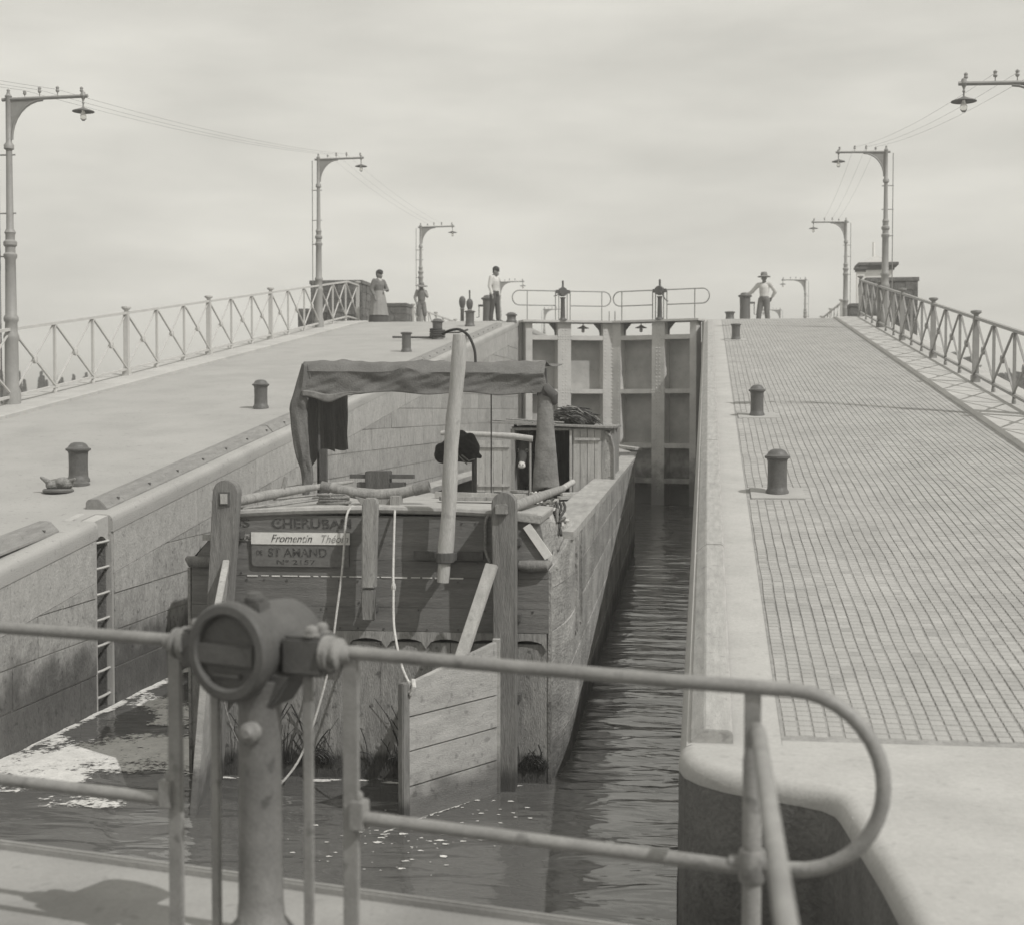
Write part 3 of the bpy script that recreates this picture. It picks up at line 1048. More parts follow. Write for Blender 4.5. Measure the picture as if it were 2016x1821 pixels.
# ------------------------------------------------------------------ lamp posts and wires
def lamp_post(label, x, y, zb, zt, sgn, arm=1.19, base_mesh=None):
    t = thing('lamp_post', label, 'street lamp', (x, y, zb), 0, 'lamp posts along the lock')
    H = zt - zb
    mb = MB()
    prof = [(0.13, 0), (0.13, 0.25), (0.105, 0.32), (0.10, 1.0), (0.115, 1.06), (0.115, 1.10), (0.095, 1.14), (0.09, 1.30), (0.11, 1.33), (0.11, 1.38), (0.085, 1.42),
            (0.078, 2.25), (0.10, 2.29), (0.10, 2.33), (0.075, 2.36), (0.075, 2.44), (0.10, 2.47), (0.10, 2.52), (0.07, 2.55), (0.07, 2.63), (0.085, 2.66), (0.055, 2.72),
            (0.045, H - 0.78), (0.075, H - 0.76), (0.075, H - 0.70), (0.045, H - 0.66), (0.042, H), (0.055, H + 0.03), (0.02, H + 0.08)]
    mb.lathe(prof, n=14)
    mb.build('pole', 'lamp_iron', t, smooth=True)
    mb = MB()
    mb.tube([(-0.1 * sgn, 0, H - 0.02), (arm * 1.06 * sgn, 0, H - 0.0)], 0.028, 8)
    mb.build('arm', 'lamp_iron', t, smooth=True)
    br = MB()
    pts = []
    for k in range(9):
        a = R(90) * k / 8
        pts.append(((0.05 + 0.50 * (1 - math.cos(a))) * sgn, 0, H - 0.62 + 0.58 * math.sin(a)))
    br.tube(pts, 0.02, 6)
    br.bar((0.04 * sgn, 0, H - 0.3), (0.32 * sgn, 0, H - 0.05), 0.015, 0.02)
    poly = [(0.03, H - 0.55)] + [(p[0] * sgn, p[2]) for p in pts] + [(0.03, H - 0.03)]
    br.prism(poly, lambda p: (p[0] * sgn, -0.006, p[1]), lambda p: (p[0] * sgn, 0.006, p[1]))
    br.build('bracket', 'lamp_iron', t)
    mb = MB()
    mb.tube([(-0.17 * sgn, 0, 0), (-0.17 * sgn, 0, H - 0.05)], 0.012, 6)
    for z in (2.3, 2.95, H - 0.85):
        mb.bar((-0.19 * sgn, 0, z), (0.1 * sgn, 0, z), 0.015, 0.02)
    mb.build('conduit', 'lamp_iron', t)
    for k, (fx, h) in enumerate(((0.0, 0.10), (0.22, 0.07), (0.42, 0.12), (0.66, 0.12), (0.98, 0.10))):
        mb = MB()
        zz = H + 0.02
        mb.lathe([(0.008, 0), (0.008, h * .4), (0.022, h * .42), (0.03, h * .6), (0.02, h * .75), (0.028, h), (0.01, h + .02)], (fx * arm * sgn, 0, zz), n=8)
        mb.build('insulator', 'porcelain', t)
    st_ = MB()
    st_.lathe([(0.03, 0.06), (0.045, 0.0), (0.02, -0.05), (0.012, -0.08), (0.02, -0.10), (0.012, -0.12), (0.012, -0.19)], (arm * sgn, 0, H), n=10)
    st_.build('lamp_stem', 'lamp_iron', t)
    sh = MB()
    sh.lathe([(0.02, -0.17), (0.05, -0.185), (0.16, -0.225), (0.165, -0.235), (0.05, -0.215)], (arm * sgn, 0, H), n=18)
    sh.build('lamp_shade', 'lamp_shade_paint', t, smooth=True)
    bu = MB()
    bu.lathe([(0.015, -0.2), (0.03, -0.25), (0.048, -0.30), (0.045, -0.34), (0.02, -0.37)], (arm * sgn, 0, H), n=10)
    bu.build('bulb', 'bulb_glass', t, smooth=True)
    return t
LL = [(-10.5, 20.55, 2.75, 7.43), (-10.5, 37.95, 4.92, 9.53), (-10.5, 51.9, 5.3, 9.46), (-10.6, 72.8, 5.3, 9.3), (-10.6, 93, 5.3, 9.3)]
LR = [(4.42, 19.3, 2.6, 6.95), (4.33, 36.4, 4.72, 9.1), (4.9, 52.85, 5.3, 9.5), (5.0, 76, 5.3, 9.5), (4.9, 100, 5.3, 9.6)]
LLn = ['nearest left lamp post with its arm reaching into the top left corner', 'tall lamp post rising from the left railing by the dark pier',
       'lamp post standing behind the boy in the straw hat', 'distant lamp post hidden behind the man in the flat cap', 'faint far lamp post seen through the left gate railing']
LRn = ['nearest right lamp post with its arm reaching into the top right corner', 'tall lamp post rising from the right railing by the white kiosk',
       'lamp post beyond the crest left of the right pier', 'thin distant lamp post right of the man leaning on a capstan', 'tiny farthest lamp post beside the leaning man']
for k, (p, lb) in enumerate(zip(LL, LLn)):
    lamp_post(lb, p[0], p[1], p[2], p[3], 1)
for k, (p, lb) in enumerate(zip(LR, LRn)):
    lamp_post(lb, p[0], p[1], p[2], p[3], -1, arm=1.15)
def wires(pa, pb, sgn, label):
    t = thing('overhead_wires', label, 'wire', (pa[0], pa[1], pa[3]), 0, 'wires between the lamp posts')
    for fx in (0.26, 0.5, 0.78):
        mb = MB()
        a = Vector((pa[0] + fx * sgn, pa[1], pa[3] + 0.11))
        c = Vector((pb[0] + fx * sgn, pb[1], pb[3] + 0.11))
        pts = []
        for k in range(13):
            s_ = k / 12
            p = a.lerp(c, s_)
            p.z -= 0.14 * 4 * s_ * (1 - s_)
            pts.append(p - Vector((pa[0], pa[1], pa[3])))
        mb.tube(pts, 0.0022, 4)
        mb.build('wire', 'wire', t)
behL = (-10.5, 3.2, 0, 5.3)
behR = (4.4, 3.2, 0, 4.9)
wires(behL, LL[0], 1, 'overhead wires leaving the frame past the nearest left lamp')
wires(LL[0], LL[1], 1, 'overhead wires sagging between the two nearest left lamp posts')
wires(LL[1], LL[2], 1, 'overhead wires from the left pier lamp to the boy\'s lamp')
wires(LR[0], LR[1], -1, 'overhead wires sagging between the two nearest right lamp posts')
wires(LR[1], LR[2], -1, 'overhead wires between the kiosk lamp and the crest lamp')

# ------------------------------------------------------------------ bollards, capstans
def bollard(label, x, y, r=0.098, h=0.37, domed=True, base=True):
    t = thing('bollard', label, 'bollard', (x, y, qz(y)), 0, 'iron bollards along the quays')
    mb = MB()
    mb.lathe([(r * 1.18, -0.02), (r * 1.18, 0.03), (r * 1.02, 0.055), (r, 0.08), (r * 0.97, h * 0.5), (r, h - 0.06), (r * 1.08, h - 0.04)], n=24)
    mb.build('shaft', 'bollard_iron', t, smooth=True)
    mb = MB()
    pr = [(r * 1.08, h - 0.04), (r * 1.28, h - 0.03), (r * 1.3, h - 0.012), (r * 1.05, h + 0.002)]
    pr += [(r * 0.95, h + 0.02), (r * 0.75, h + 0.042), (r * 0.4, h + 0.055)] if domed else [(r * 0.9, h + 0.004)]
    mb.lathe(pr, n=24)
    mb.build('cap', 'bollard_iron', t, smooth=True)
    return t
bollard('big dark bollard beside the rope fairlead on the left quay', -6.53, 14.2, 0.1, 0.36)
bollard('lone dark bollard left of the awning on the left quay', -6.55, 20.45)
bollard('plain flat-topped bollard just left of the rope-wound one', -6.48, 30.45, 0.10, 0.42, False)
bollard('bollard wound with mooring rope near the pole top', -6.49, 34.1, 0.12, 0.44)
bollard('bollard in front of the two spindle gear heads', -6.48, 38.8, 0.12, 0.42, False)
bollard('short bollard on the corner by the left gate railing', -5.56, 40.5, 0.13, 0.22)
bollard('nearest dark bollard on its slab on the right quay', 0.66, 13.81, 0.093, 0.375)
bollard('middle dark bollard on the right quay', 0.66, 19.58, 0.088, 0.37)
bollard('small bollard close to the crest of the right quay', 0.63, 33.18, 0.095, 0.37, False)
bollard('stub of a bollard just over the crest of the right quay', 0.62, 41.7, 0.12, 0.25, False)

rp = thing('mooring_rope', 'mooring rope wound round a bollard on the left quay', 'rope', (-6.49, 34.1, qz(34.1)))
mb = MB()
pts = [(0.17 * math.cos(t * 0.5) * (1 + 0.06 * math.sin(t)), 0.17 * math.sin(t * 0.5), 0.05 + 0.004 * t) for t in range(0, 50)]
mb.tube(pts, 0.025, 6)
pts2 = [(0.17, 0.02, 0.16), (0.5, 0.1, 0.16), (0.75, 0, 0.22)]
mb.tube(pts2, 0.022, 6)
mb.tube([(-0.15, 0, 0.04), (-0.5, -0.3, 0.03), (-1.0, -0.5, 0.03)], 0.028, 6)
mb.build('coil', 'rope_dark', rp, smooth=True)

# fairlead next to the first bollard
fl = thing('fairlead', 'weathered iron fairlead with roller beside the nearest left bollard', 'fairlead', (-6.48, 13.62, qz(13.62)), R(18))
mb = MB()
mb.lathe([(0.15, 0), (0.155, 0.02), (0.14, 0.035)], n=20)
mb.build('base', 'bollard_iron', fl, smooth=True)
blob('body', [((-.08, 0, .07), .045, (.1, .05, .08), .05), ((-.1, -.02, .11), .03, (-.16, -.02, .15), .016), ((.02, 0, .1), .05, (.05, .1, .11), .04), ((.1, .05, .1), .03, (.16, .0, .13), .016)], 'rope_old', fl, 0.008)
mb = MB()
mb.lathe([(0.09, 0.0), (0.105, 0.02), (0.10, 0.07), (0.07, 0.09)], (0.17, 0.36, 0), n=18)
mb.build('roller', 'bollard_iron', fl, smooth=True)

def capstan(label, x, y, h, cside):
    t = thing('capstan', label, 'capstan', (x, y, qz(y)))
    mb = MB()
    mb.lathe([(0.19, 0), (0.18, 0.05), (0.165, 0.1), (0.155, h * .6), (0.165, h - 0.1)], n=20)
    mb.build('drum', 'bollard_iron', t, smooth=True)
    mb = MB()
    mb.lathe([(0.165, h - 0.1), (0.21, h - 0.08), (0.21, h - 0.04), (0.15, h - 0.02), (0.12, h + 0.03), (0.04, h + 0.05)], n=20)
    mb.build('head', 'bollard_iron', t, smooth=True)
    mb = MB()
    mb.bx(0.14 * cside, 0.30 * cside, -0.03, 0.03, h - 0.30, h - 0.24)
    mb.tube([(0.28 * cside, 0, h - 0.27), (0.28 * cside, 0, h - 0.62), (0.36 * cside, 0, h - 0.63)], 0.014, 6)
    mb.build('crank_handle', 'bollard_iron', t)
    return t
capstan('iron capstan with crank beside the man in the flat cap', -6.62, 43.0, 0.86, -1)
capstan('iron capstan under the hand of the leaning man', 1.12, 44.6, 0.98, 1)
def gear_pedestal(label, x, y, h, spindle):
    t = thing('gear_pedestal', label, 'sluice gear', (x, y, qz(y)), 0, 'sluice gear heads on the left quay')
    mb = MB()
    mb.lathe([(0.10, 0), (0.09, 0.03), (0.06, 0.08), (0.055, h * .55), (0.08, h * .6)], n=14)
    mb.build('pedestal', 'bollard_iron', t, smooth=True)
    mb = MB()
    mb.lathe([(0.06, h * .62), (0.085, h * .7), (0.105, h * .82), (0.10, h * .92), (0.06, h), (0.03, h + .02)], n=14)
    mb.build('gear_head', 'gear_iron', t, smooth=True)
    if spindle:
        mb = MB()
        mb.tube([(0, 0, h), (0, 0, h + 0.28)], 0.025, 8)
        mb.build('spindle', 'bollard_iron', t)
gear_pedestal('rounded sluice gear head without a spindle left of the other', -7.50, 43.5, 0.90, False)
gear_pedestal('sluice gear head with an upright spindle on top', -7.22, 43.2, 0.80, True)

# ------------------------------------------------------------------ upper lock gate leaves
def gate_leaf(label, heel, apex, flip):
    hx, hy = heel
    dx, dy = apex[0] - hx, apex[1] - hy
    L = math.hypot(dx, dy)
    ang = math.atan2(dy, dx)
    t = thing('lock_gate_leaf', label, 'lock gate', (hx, hy, 0), ang)
    f = flip                       # side facing downstream: local y = -f
    yn = -f * 0.40
    def bx(x0, x1, z0, z1, ya=None, yb=0.0):
        m_ = MB()
        m_.bx(x0, x1, yn if ya is None else ya, yb, z0, z1)
        return m_
    c1 = L * 0.425
    bx(0.0, 0.20, -1.5, 5.26).build('heel_post', 'gate_paint', t, bevel=0.006)
    bx(c1 - 0.2, c1 + 0.2, -1.5, 5.26).build('middle_post', 'gate_paint', t, bevel=0.006)
    bx(L - 0.40, L - 0.02, -1.5, 5.26).build('mitre_post', 'gate_paint', t, bevel=0.006)
    for zc, hh in ((4.82, 0.13), (3.27, 0.13), (1.70, 0.14), (0.69, 0.14), (-0.4, 0.14)):
        for a, c in ((0.20, c1 - 0.2), (c1 + 0.2, L - 0.40)):
            bx(a + 0.001, c - 0.001, zc - hh / 2, zc + hh / 2, yn + f * 0.012, 0.0).build('rail_beam', 'gate_paint', t)
    zs = (4.82, 3.27, 1.70, 0.69, -0.4)
    for k in range(4):
        for a, c in ((0.20, c1 - 0.2), (c1 + 0.2, L - 0.40)):
            bx(a - 0.01, c + 0.01, zs[k + 1], zs[k], -f * 0.0, f * 0.03).build('panel', 'gate_panel', t)
    # walkway and gussets
    m_ = MB()
    m_.bx(-0.10, L - 0.02, yn - f * 0.12, f * 0.25, 5.26, 5.32)
    m_.build('walkway', 'gate_paint', t)
    for xx, s_ in ((c1 - 0.2, -1), (L - 0.40, -1)):
        m_ = MB()
        m_.prism([(xx, 5.255), (xx + s_ * 0.22, 5.255), (xx + s_ * 0.05, 5.06), (xx, 4.90)], lambda p: (p[0], -f * 0.1, p[1]), lambda p: (p[0], -f * 0.16, p[1]))
        m_.build('gusset', 'dark_wood', t)
    # rivets in pairs of rows
    rv = MB()
    def rivet(x, z):
        a = 0.017
        yy = yn
        rv.add([(x - a, yy, z - a), (x + a, yy, z - a), (x + a, yy, z + a), (x - a, yy, z + a), (x, yy - f * 0.016, z)], [(0, 1, 4), (1, 2, 4), (2, 3, 4), (3, 0, 4)])
    z = 0.2
    while z < 5.2:
        for x in (c1 - 0.05, c1 + 0.05, L - 0.14, L - 0.06, L - 0.33):
            rivet(x, z)
        z += 0.105
    for zc in (4.82, 3.27, 1.70):
        x = c1 - 0.18
        while x < c1 + 0.2:
            rivet(x, zc - 0.04)
            rivet(x, zc + 0.04)
            x += 0.075
    o = rv.build('rivets', 'gate_paint', t)
    o['kind'] = 'stuff'
    # railing with rounded ends, gear post
    z0 = 5.32
    yr = yn - f * 0.06
    zt, zm = z0 + 0.84, z0 + 0.42
    gx = L * 0.40
    for a, c, e in ((-0.20, gx - 0.22, -1), (gx + 0.22, L - 0.40, 1)):
        m_ = MB()
        if e < 0:
            arc = [(a + 0.0 - 0.21 * math.cos(R(q)), yr, (zt + zm) / 2 + 0.21 * math.sin(R(q))) for q in range(-90, 91, 15)]
            m_.tube([(c, yr, zm)] + arc + [(gx - 0.08, yr, zt)], 0.018, 6)
        else:
            arc = [(c + 0.21 * math.cos(R(q)), yr, (zt + zm) / 2 + 0.21 * math.sin(R(q))) for q in range(90, -91, -15)]
            m_.tube([(gx + 0.08, yr, zt)] + arc + [(a, yr, zm)], 0.018, 6)
        m_.build('handrail', 'rail_grey', t, smooth=True)
    for x in (0.03, gx - 0.22, gx + 0.22, L - 0.46, gx - 0.12, gx + 0.13):
        m_ = MB()
        m_.bar((x, yr, z0), (x, yr, zt - 0.01 if abs(x - gx) > 0.15 else zt - 0.04), 0.028, 0.022)
        m_.build('rail_post', 'rail_grey', t)
    m_ = MB()
    m_.tube([(L - 0.06, yr, z0), (L - 0.06, yr, z0 + 0.28)], 0.014, 6)
    m_.build('stop_pin', 'rail_grey', t)
    m_ = MB()
    m_.lathe([(0.12, 0), (0.11, 0.03), (0.07, 0.07), (0.06, 0.6), (0.085, 0.66)], (gx, yr, z0), n=14)
    m_.build('gear_post', 'gear_iron', t, smooth=True)
    m_ = MB()
    m_.lathe([(0.13, -0.1), (0.135, 0.02), (0.12, 0.08)], (gx, yr, z0 + 0.82), n=14, mtx=Matrix.Rotation(R(90), 3, 'X'))
    m_.box((gx, yr, z0 + 0.82), (0.40, 0.10, 0.10))
    m_.lathe([(0.06, 0.08), (0.04, 0.14), (0.03, 0.15), (0.03, 0.32)], (gx, yr, z0 + 0.82), n=10)
    m_.build('gear_head', 'gear_iron', t, smooth=True)
    m_ = MB()
    m_.tube([(gx - 0.06, yr - f * 0.1, z0 + 0.8), (gx - 0.22, yr - f * 0.12, z0 + (0.70 if flip > 0 else 0.55)), (gx - 0.30, yr - f * 0.12, z0 + (0.68 if flip > 0 else 0.5))], 0.016, 6)
    m_.build('crank_handle', 'gear_iron', t)
    return t
gate_leaf('left leaf of the upper lock gate with riveted posts', (XL + 0.10, 41.35), (-2.80, 42.3), 1)
gate_leaf('right leaf of the upper lock gate with riveted posts', (XR - 0.06, 41.35), (-2.76, 42.3), -1)
def hanging_lamp(label, x, y):
    t = thing('hanging_lamp', label, 'lamp', (x, y, 5.26), 0, 'lamps hung under the gate walkways')
    m_ = MB()
    m_.tube([(0, 0, 0), (0, 0, -0.09)], 0.014, 6)
    m_.build('stem', 'lamp_iron', t)
    m_ = MB()
    m_.lathe([(0.03, -0.07), (0.06, -0.10), (0.17, -0.145), (0.175, -0.16), (0.06, -0.14)], n=16)
    m_.build('lamp_shade', 'lamp_shade_paint', t, smooth=True)
    m_ = MB()
    m_.lathe([(0.03, -0.13), (0.05, -0.2), (0.045, -0.26), (0.02, -0.28)], n=10)
    m_.build('bulb', 'porcelain', t, smooth=True)
hanging_lamp('shaded lamp hanging under the left gate leaf walkway', -3.62, 41.75)
hanging_lamp('shaded lamp hanging under the right gate leaf walkway', -1.93, 41.75)

# ------------------------------------------------------------------ the barge (local: x across, y forward from the stern, z up from the water)
TH = R(1.3)
barge = thing('barge', 'old wooden canal barge with torn awning and stable cabin filling the lock', 'barge', (-2.48, 10.25, 0), TH)
def hw(v):                       # half width of the hull in plan
    if v < 1.0:
        return 1.345 + 0.095 * math.sin(v * PI / 2)
    if v < 18.8:
        return 1.44
    t = (v - 18.8) / 6.6
    return 1.44 - 1.10 * min(1, t) ** 2.0
def sheer(v, sgn=1):
    z = 1.72 + (0.10 * ((v - 17) / 8) ** 2 if v > 17 else 0.0)
    return z - (0.15 * min(1, max(0, v - 0.9)) if sgn < 0 else 0)
vs_ = [0.0, 0.25, 0.5, 0.75, 1.0, 2, 4, 6, 8, 10, 12, 14, 16, 18, 18.8, 19.6, 20.4, 21.2, 22, 22.8, 23.6, 24.4, 25.0, 25.4]
# hull core (dark timber behind the strakes), bottom, ends
hm = MB()
for sgn in (-1, 1):
    for a, c in zip(vs_[:-1], vs_[1:]):
        p = lambda v, z, off: (sgn * (hw(v) - off), v, z)
        hm.add([p(a, -0.5, .03), p(c, -0.5, .03), p(c, sheer(c, sgn) - .03, .03), p(a, min(sheer(a, sgn), 1.58) - .02, .03) if a < 0.7 else p(a, sheer(a, sgn) - .03, .03)], [(0, 1, 2, 3)])
        hm.add([p(a, -0.5, .09), p(c, -0.5, .09), p(c, sheer(c, sgn) - .03, .09), p(a, min(sheer(a, sgn), 1.58) - .02, .09) if a < 0.7 else p(a, sheer(a, sgn) - .03, .09)], [(0, 1, 2, 3)])
for a, c in zip(vs_[:-1], vs_[1:]):
    hm.add([(-hw(a), a, 0.35), (hw(a), a, 0.35), (hw(c), c, 0.35), (-hw(c), c, 0.35)], [(0, 1, 2, 3)])
hm.add([(-1.33, 0.06, -0.5), (1.33, 0.06, -0.5), (1.33, 0.06, 1.6), (-1.33, 0.06, 1.6)], [(0, 1, 2, 3)])
hm.bx(-0.34, 0.34, 25.3, 25.42, -0.5, 1.95)
hm.build('hull', 'hold_dark', barge)
# strakes
zz = [-0.45, 0.30, 0.72, 1.10, 1.42, 1.72]
for sgn in (-1, 1):
    for k in range(5):
        mb = MB()
        o = len(mb.v)
        for v in vs_:
            top = sheer(v, sgn)
            f_ = lambda z: z if z <= 0 else z * top / 1.72
            z0, z1 = f_(zz[k]) + 0.003, f_(zz[k + 1]) - 0.003
            if v < 0.7:
                z1 = min(z1, 1.56 + v * 0.2)
                z0 = min(z0, z1 - 0.01)
            wob = 0.008 * nz(v * 0.8, k * 3.1, sgn)
            for (x, z) in ((hw(v) - 0.04, z0), (hw(v) + wob, z0), (hw(v) + wob + 0.004, z1), (hw(v) - 0.04, z1)):
                mb.v.append((sgn * x, v, z))
        for i in range(len(vs_) - 1):
            for q in range(4):
                q2 = (q + 1) % 4
                mb.f.append((o + i * 4 + q, o + i * 4 + q2, o + (i + 1) * 4 + q2, o + (i + 1) * 4 + q))
        mb.f.append((o, o + 1, o + 2, o + 3))
        mb.build('strake', 'strake_wood', barge)
# vertical butt strap on the right side near the stern and a rubbing line
for sgn in (-1, 1):
    mb = MB()
    mb.bx(sgn * 1.34, sgn * 1.362, -0.02, 0.06, -0.3, 1.55)
    mb.build('corner_strap', 'strake_wood', barge)
mb = MB()
for v in (1.35, 1.95):
    mb.bx(1.435, 1.462, v, v + 0.12, 0.9, 1.7)
mb.build('side_cleat', 'strake_wood', barge)
# gunwale: broad side decks
for sgn in (-1, 1):
    gvs = [0.85, 1.2] + vs_[5:]
    for i0, i1 in ((0, 5), (5, 9), (9, len(gvs) - 1)):
        mb = MB()
        o = len(mb.v)
        seg = gvs[i0:i1 + 1]
        for v in seg:
            wi = 0.30 if v > 2 else 0.20
            for (x, z) in ((hw(v) + 0.025, sheer(v, sgn) - 0.012), (hw(v) + 0.025, sheer(v, sgn) + 0.05), (hw(v) - wi, sheer(v, sgn) + 0.06), (hw(v) - wi, sheer(v, sgn) - 0.012)):
                mb.v.append((sgn * max(x, 0.02), v, z))
        m_ = len(seg)
        for i in range(m_ - 1):
            for q in range(4):
                q2 = (q + 1) % 4
                mb.f.append((o + i * 4 + q, o + i * 4 + q2, o + (i + 1) * 4 + q2, o + (i + 1) * 4 + q))
        mb.f += [(o, o + 1, o + 2, o + 3), (o + (m_ - 1) * 4, o + (m_ - 1) * 4 + 1, o + (m_ - 1) * 4 + 2, o + (m_ - 1) * 4 + 3)]
        mb.build('gunwale', 'gunwale_wood', barge)
# transom planks: the upper part stands proud, its lower edge is scalloped
def plank_row(z0, z1, xl0, xl1, xr0, xr1, y, material, th=0.05, name='transom_plank'):
    mb = MB()
    mb.prism([(xl0, z0), (xr0, z0), (xr1, z1), (xl1, z1)], lambda p: (p[0], y, p[1]), lambda p: (p[0], y + th, p[1]))
    return mb.build(name, material, barge, bevel=0.0015)
plank_row(1.622, 1.945, -1.30, -1.06, 1.335, 1.27, -0.03, 'transom_wood')
plank_row(1.498, 1.620, -1.325, -1.31, 1.345, 1.338, -0.03, 'transom_wood')
plank_row(1.278, 1.4965, -1.33, -1.325, 1.345, 1.345, -0.03, 'transom_wood')
plank_row(1.103, 1.2765, -1.335, -1.33, 1.345, 1.345, -0.03, 'transom_wood')
for a, c in ((-1.345, -0.9), (-0.898, -0.42), (-0.418, 0.1), (0.102, 0.62), (0.622, 1.0), (1.002, 1.345)):
    plank_row(-0.45, 1.02, a, a, c, c, -0.014 + random.uniform(0, .004), 'transom_low_wood', 0.05)
# scalloped board
poly = [(-1.33, 1.10)]
nsc = 9
wv = 2.66 / nsc
low = []
for k in range(nsc):
    xa = -1.33 + k * wv
    for q in range(9):
        t = q / 8
        low.append((xa + t * wv, 1.005 + 0.045 * math.sin(PI * t) ** 0.7 - (0.028 if q in (0, 8) else 0)))
poly = [(-1.33, 1.10)] + low + [(1.33, 1.10)]
mb = MB()
# split into quads so the wavy edge stays clean
for i in range(len(low) - 1):
    a, c = low[i], low[i + 1]
    for yy in (-0.036, -0.015):
        mb.add([(a[0], yy, a[1]), (c[0], yy, c[1]), (c[0], yy, 1.10), (a[0], yy, 1.10)], [(0, 1, 2, 3)])
    mb.add([(a[0], -0.036, a[1]), (c[0], -0.036, c[1]), (c[0], -0.015, c[1]), (a[0], -0.015, a[1])], [(0, 1, 2, 3)])
    mb.add([(a[0], -0.036, 1.10), (c[0], -0.036, 1.10), (c[0], -0.015, 1.10), (a[0], -0.015, 1.10)], [(0, 1, 2, 3)])
mb.build('scalloped_board', 'grey_wood', barge)
# chalk line
mb = MB()
x = -0.9
while x < 0.66:
    ln = random.uniform(0.03, 0.12)
    mb.bx(x, x + ln, -0.0345, -0.030, 1.493 + random.uniform(-.003, .003), 1.502)
    x += ln + random.uniform(0.005, 0.03)
mb.build('paint_line', 'white_paint', barge)
# nail heads on the transom
mb = MB()
for k in range(46):
    x, z = random.uniform(-1.25, 1.25), random.choice((1.12, 1.26, 1.31, 1.47, 1.52, 1.61, 1.9))
    mb.box((x, -0.032, z), (0.012, 0.008, 0.012))
o = mb.build('nails', 'dark_wood', barge)
o['kind'] = 'stuff'
# stern deck with rounded edge beam
dk = MB()
nseg = 14
def crown(x):
    return 1.965 + 0.05 * (1 - ((x - 0.12) / 1.25) ** 2)
xs = [-1.03 + 2.29 * k / nseg for k in range(nseg + 1)]
bounds = [0.03, 0.50, 0.98, 1.47, 1.95]
for a, c in zip(bounds[:-1], bounds[1:]):
    mb = MB()
    o = 0
    for x in xs:
        z = crown(x) - 0.012
        mb.v += [(x, a + .004, z - 0.04), (x, c - .004, z - 0.04), (x, c - .004, z), (x, a + .004, z)]
    for i in range(nseg):
        for q in range(4):
            q2 = (q + 1) % 4
            mb.f.append((i * 4 + q, i * 4 + q2, (i + 1) * 4 + q2, (i + 1) * 4 + q))
    mb.f += [(0, 1, 2, 3), (nseg * 4, nseg * 4 + 1, nseg * 4 + 2, nseg * 4 + 3)]
    mb.build('deck_plank', 'deck_wood', barge)
mb = MB()
mb.tube([(x, -0.028, crown(x) - 0.02) for x in xs], 0.030, 8)
mb.build('edge_beam', 'gunwale_wood', barge, smooth=True)
# sloping shoulders both sides
for sgn, xt in ((1, 1.265), (-1, -1.05)):
    mb = MB()
    mb.add([(xt, -0.0, 1.93), (xt, 1.75, 1.93), (sgn * 1.44, 1.75, 1.74), (sgn * 1.345, -0.0, 1.60)], [(0, 1, 2, 3)])
    mb.add([(xt, -0.0, 1.90), (xt, 1.75, 1.90), (sgn * 1.41, 1.75, 1.70), (sgn * 1.31, -0.0, 1.57)], [(0, 1, 2, 3)])
    mb.add([(xt, 1.75, 1.93), (sgn * 1.44, 1.75, 1.74), (sgn * 1.44, 1.75, 1.2), (xt, 1.75, 1.2)], [(0, 1, 2, 3)])
    mb.build('shoulder', 'strake_wood', barge)
mb = MB()
mb.prism([(1.06, 1.925), (1.285, 1.90), (1.30, 1.96), (1.07, 1.985)], lambda p: (p[0], -0.06, p[1]), lambda p: (p[0] + 0.03, 0.62, p[1] + 0.02))
mb.build('corner_locker', 'deck_wood', barge, bevel=0.006)
mb = MB()
mb.bar((1.185, -0.045, 1.89), (1.345, -0.045, 1.66), 0.018, 0.062, (0.8, 0, 0.55))
mb.build('white_batten', 'white_paint', barge)
for sgn in (-1, 1):
    mb = MB()
    mb.tube([(sgn * 1.13, -0.045, 1.60), (sgn * 1.2, -0.055, 1.595), (sgn * 1.33, -0.05, 1.60), (sgn * 1.36, -0.03, 1.62)], [0.035, 0.045, 0.042, 0.02], 10)
    mb.build('rubbing_block', 'post_wood', barge, smooth=True)

# name board and painted words
mb = MB()
pl = [(-0.86, 1.83), (-0.86, 1.60), (-0.852, 1.578), (-0.83, 1.57), (-0.126, 1.57), (-0.126, 1.83)]
mb.prism(pl, lambda p: (p[0], -0.05, p[1]), lambda p: (p[0], -0.029, p[1]))
nb = mb.build('name_board', 'sign_plate', barge)
mb = MB()
mb.bx(-0.862, -0.118, -0.056, -0.0505, 1.735, 1.822)
bn = mb.build('name_banner', 'white_paint', barge)
mb = MB()
mb.bx(-0.985, -0.868, -0.036, -0.0305, 1.755, 1.805)
mb.bx(-1.24, -1.09, -0.036, -0.0305, 1.755, 1.80)
mb.build('old_name_strip', 'pale_wood', barge)
def words(txt, x, z, size, material, shear=0.0, y=-0.033, bold=0.0, xs=1.0, wd=None):
    cu = bpy.data.curves.new('lettering', 'FONT')
    cu.body = txt
    cu.size = size
    cu.shear = shear
    cu.extrude = 0.0015
    cu.offset = bold
    o = bpy.data.objects.new('lettering', cu)
    C.objects.link(o)
    dg = bpy.context.evaluated_depsgraph_get()
    me = bpy.data.meshes.new_from_object(o.evaluated_get(dg))
    bpy.data.objects.remove(o)
    w0 = max(v.co.x for v in me.vertices) - min(v.co.x for v in me.vertices)
    kx = (wd / w0) if wd else xs
    for v in me.vertices:
        v.co = Vector((v.co.x * kx, -v.co.z, v.co.y))
    return link('lettering', me, material, barge, (x, y, z))
words('CHERUBAN', -0.715, 1.855, 0.098, 'letter_dark', wd=0.60, bold=0.002)
words('Fromentin', -0.715, 1.752, 0.082, 'letter_dark', shear=0.35, y=-0.058, wd=0.31)
words("Th\u00e9oin", -0.345, 1.752, 0.082, 'letter_faint', shear=0.35, y=-0.058, wd=0.20)
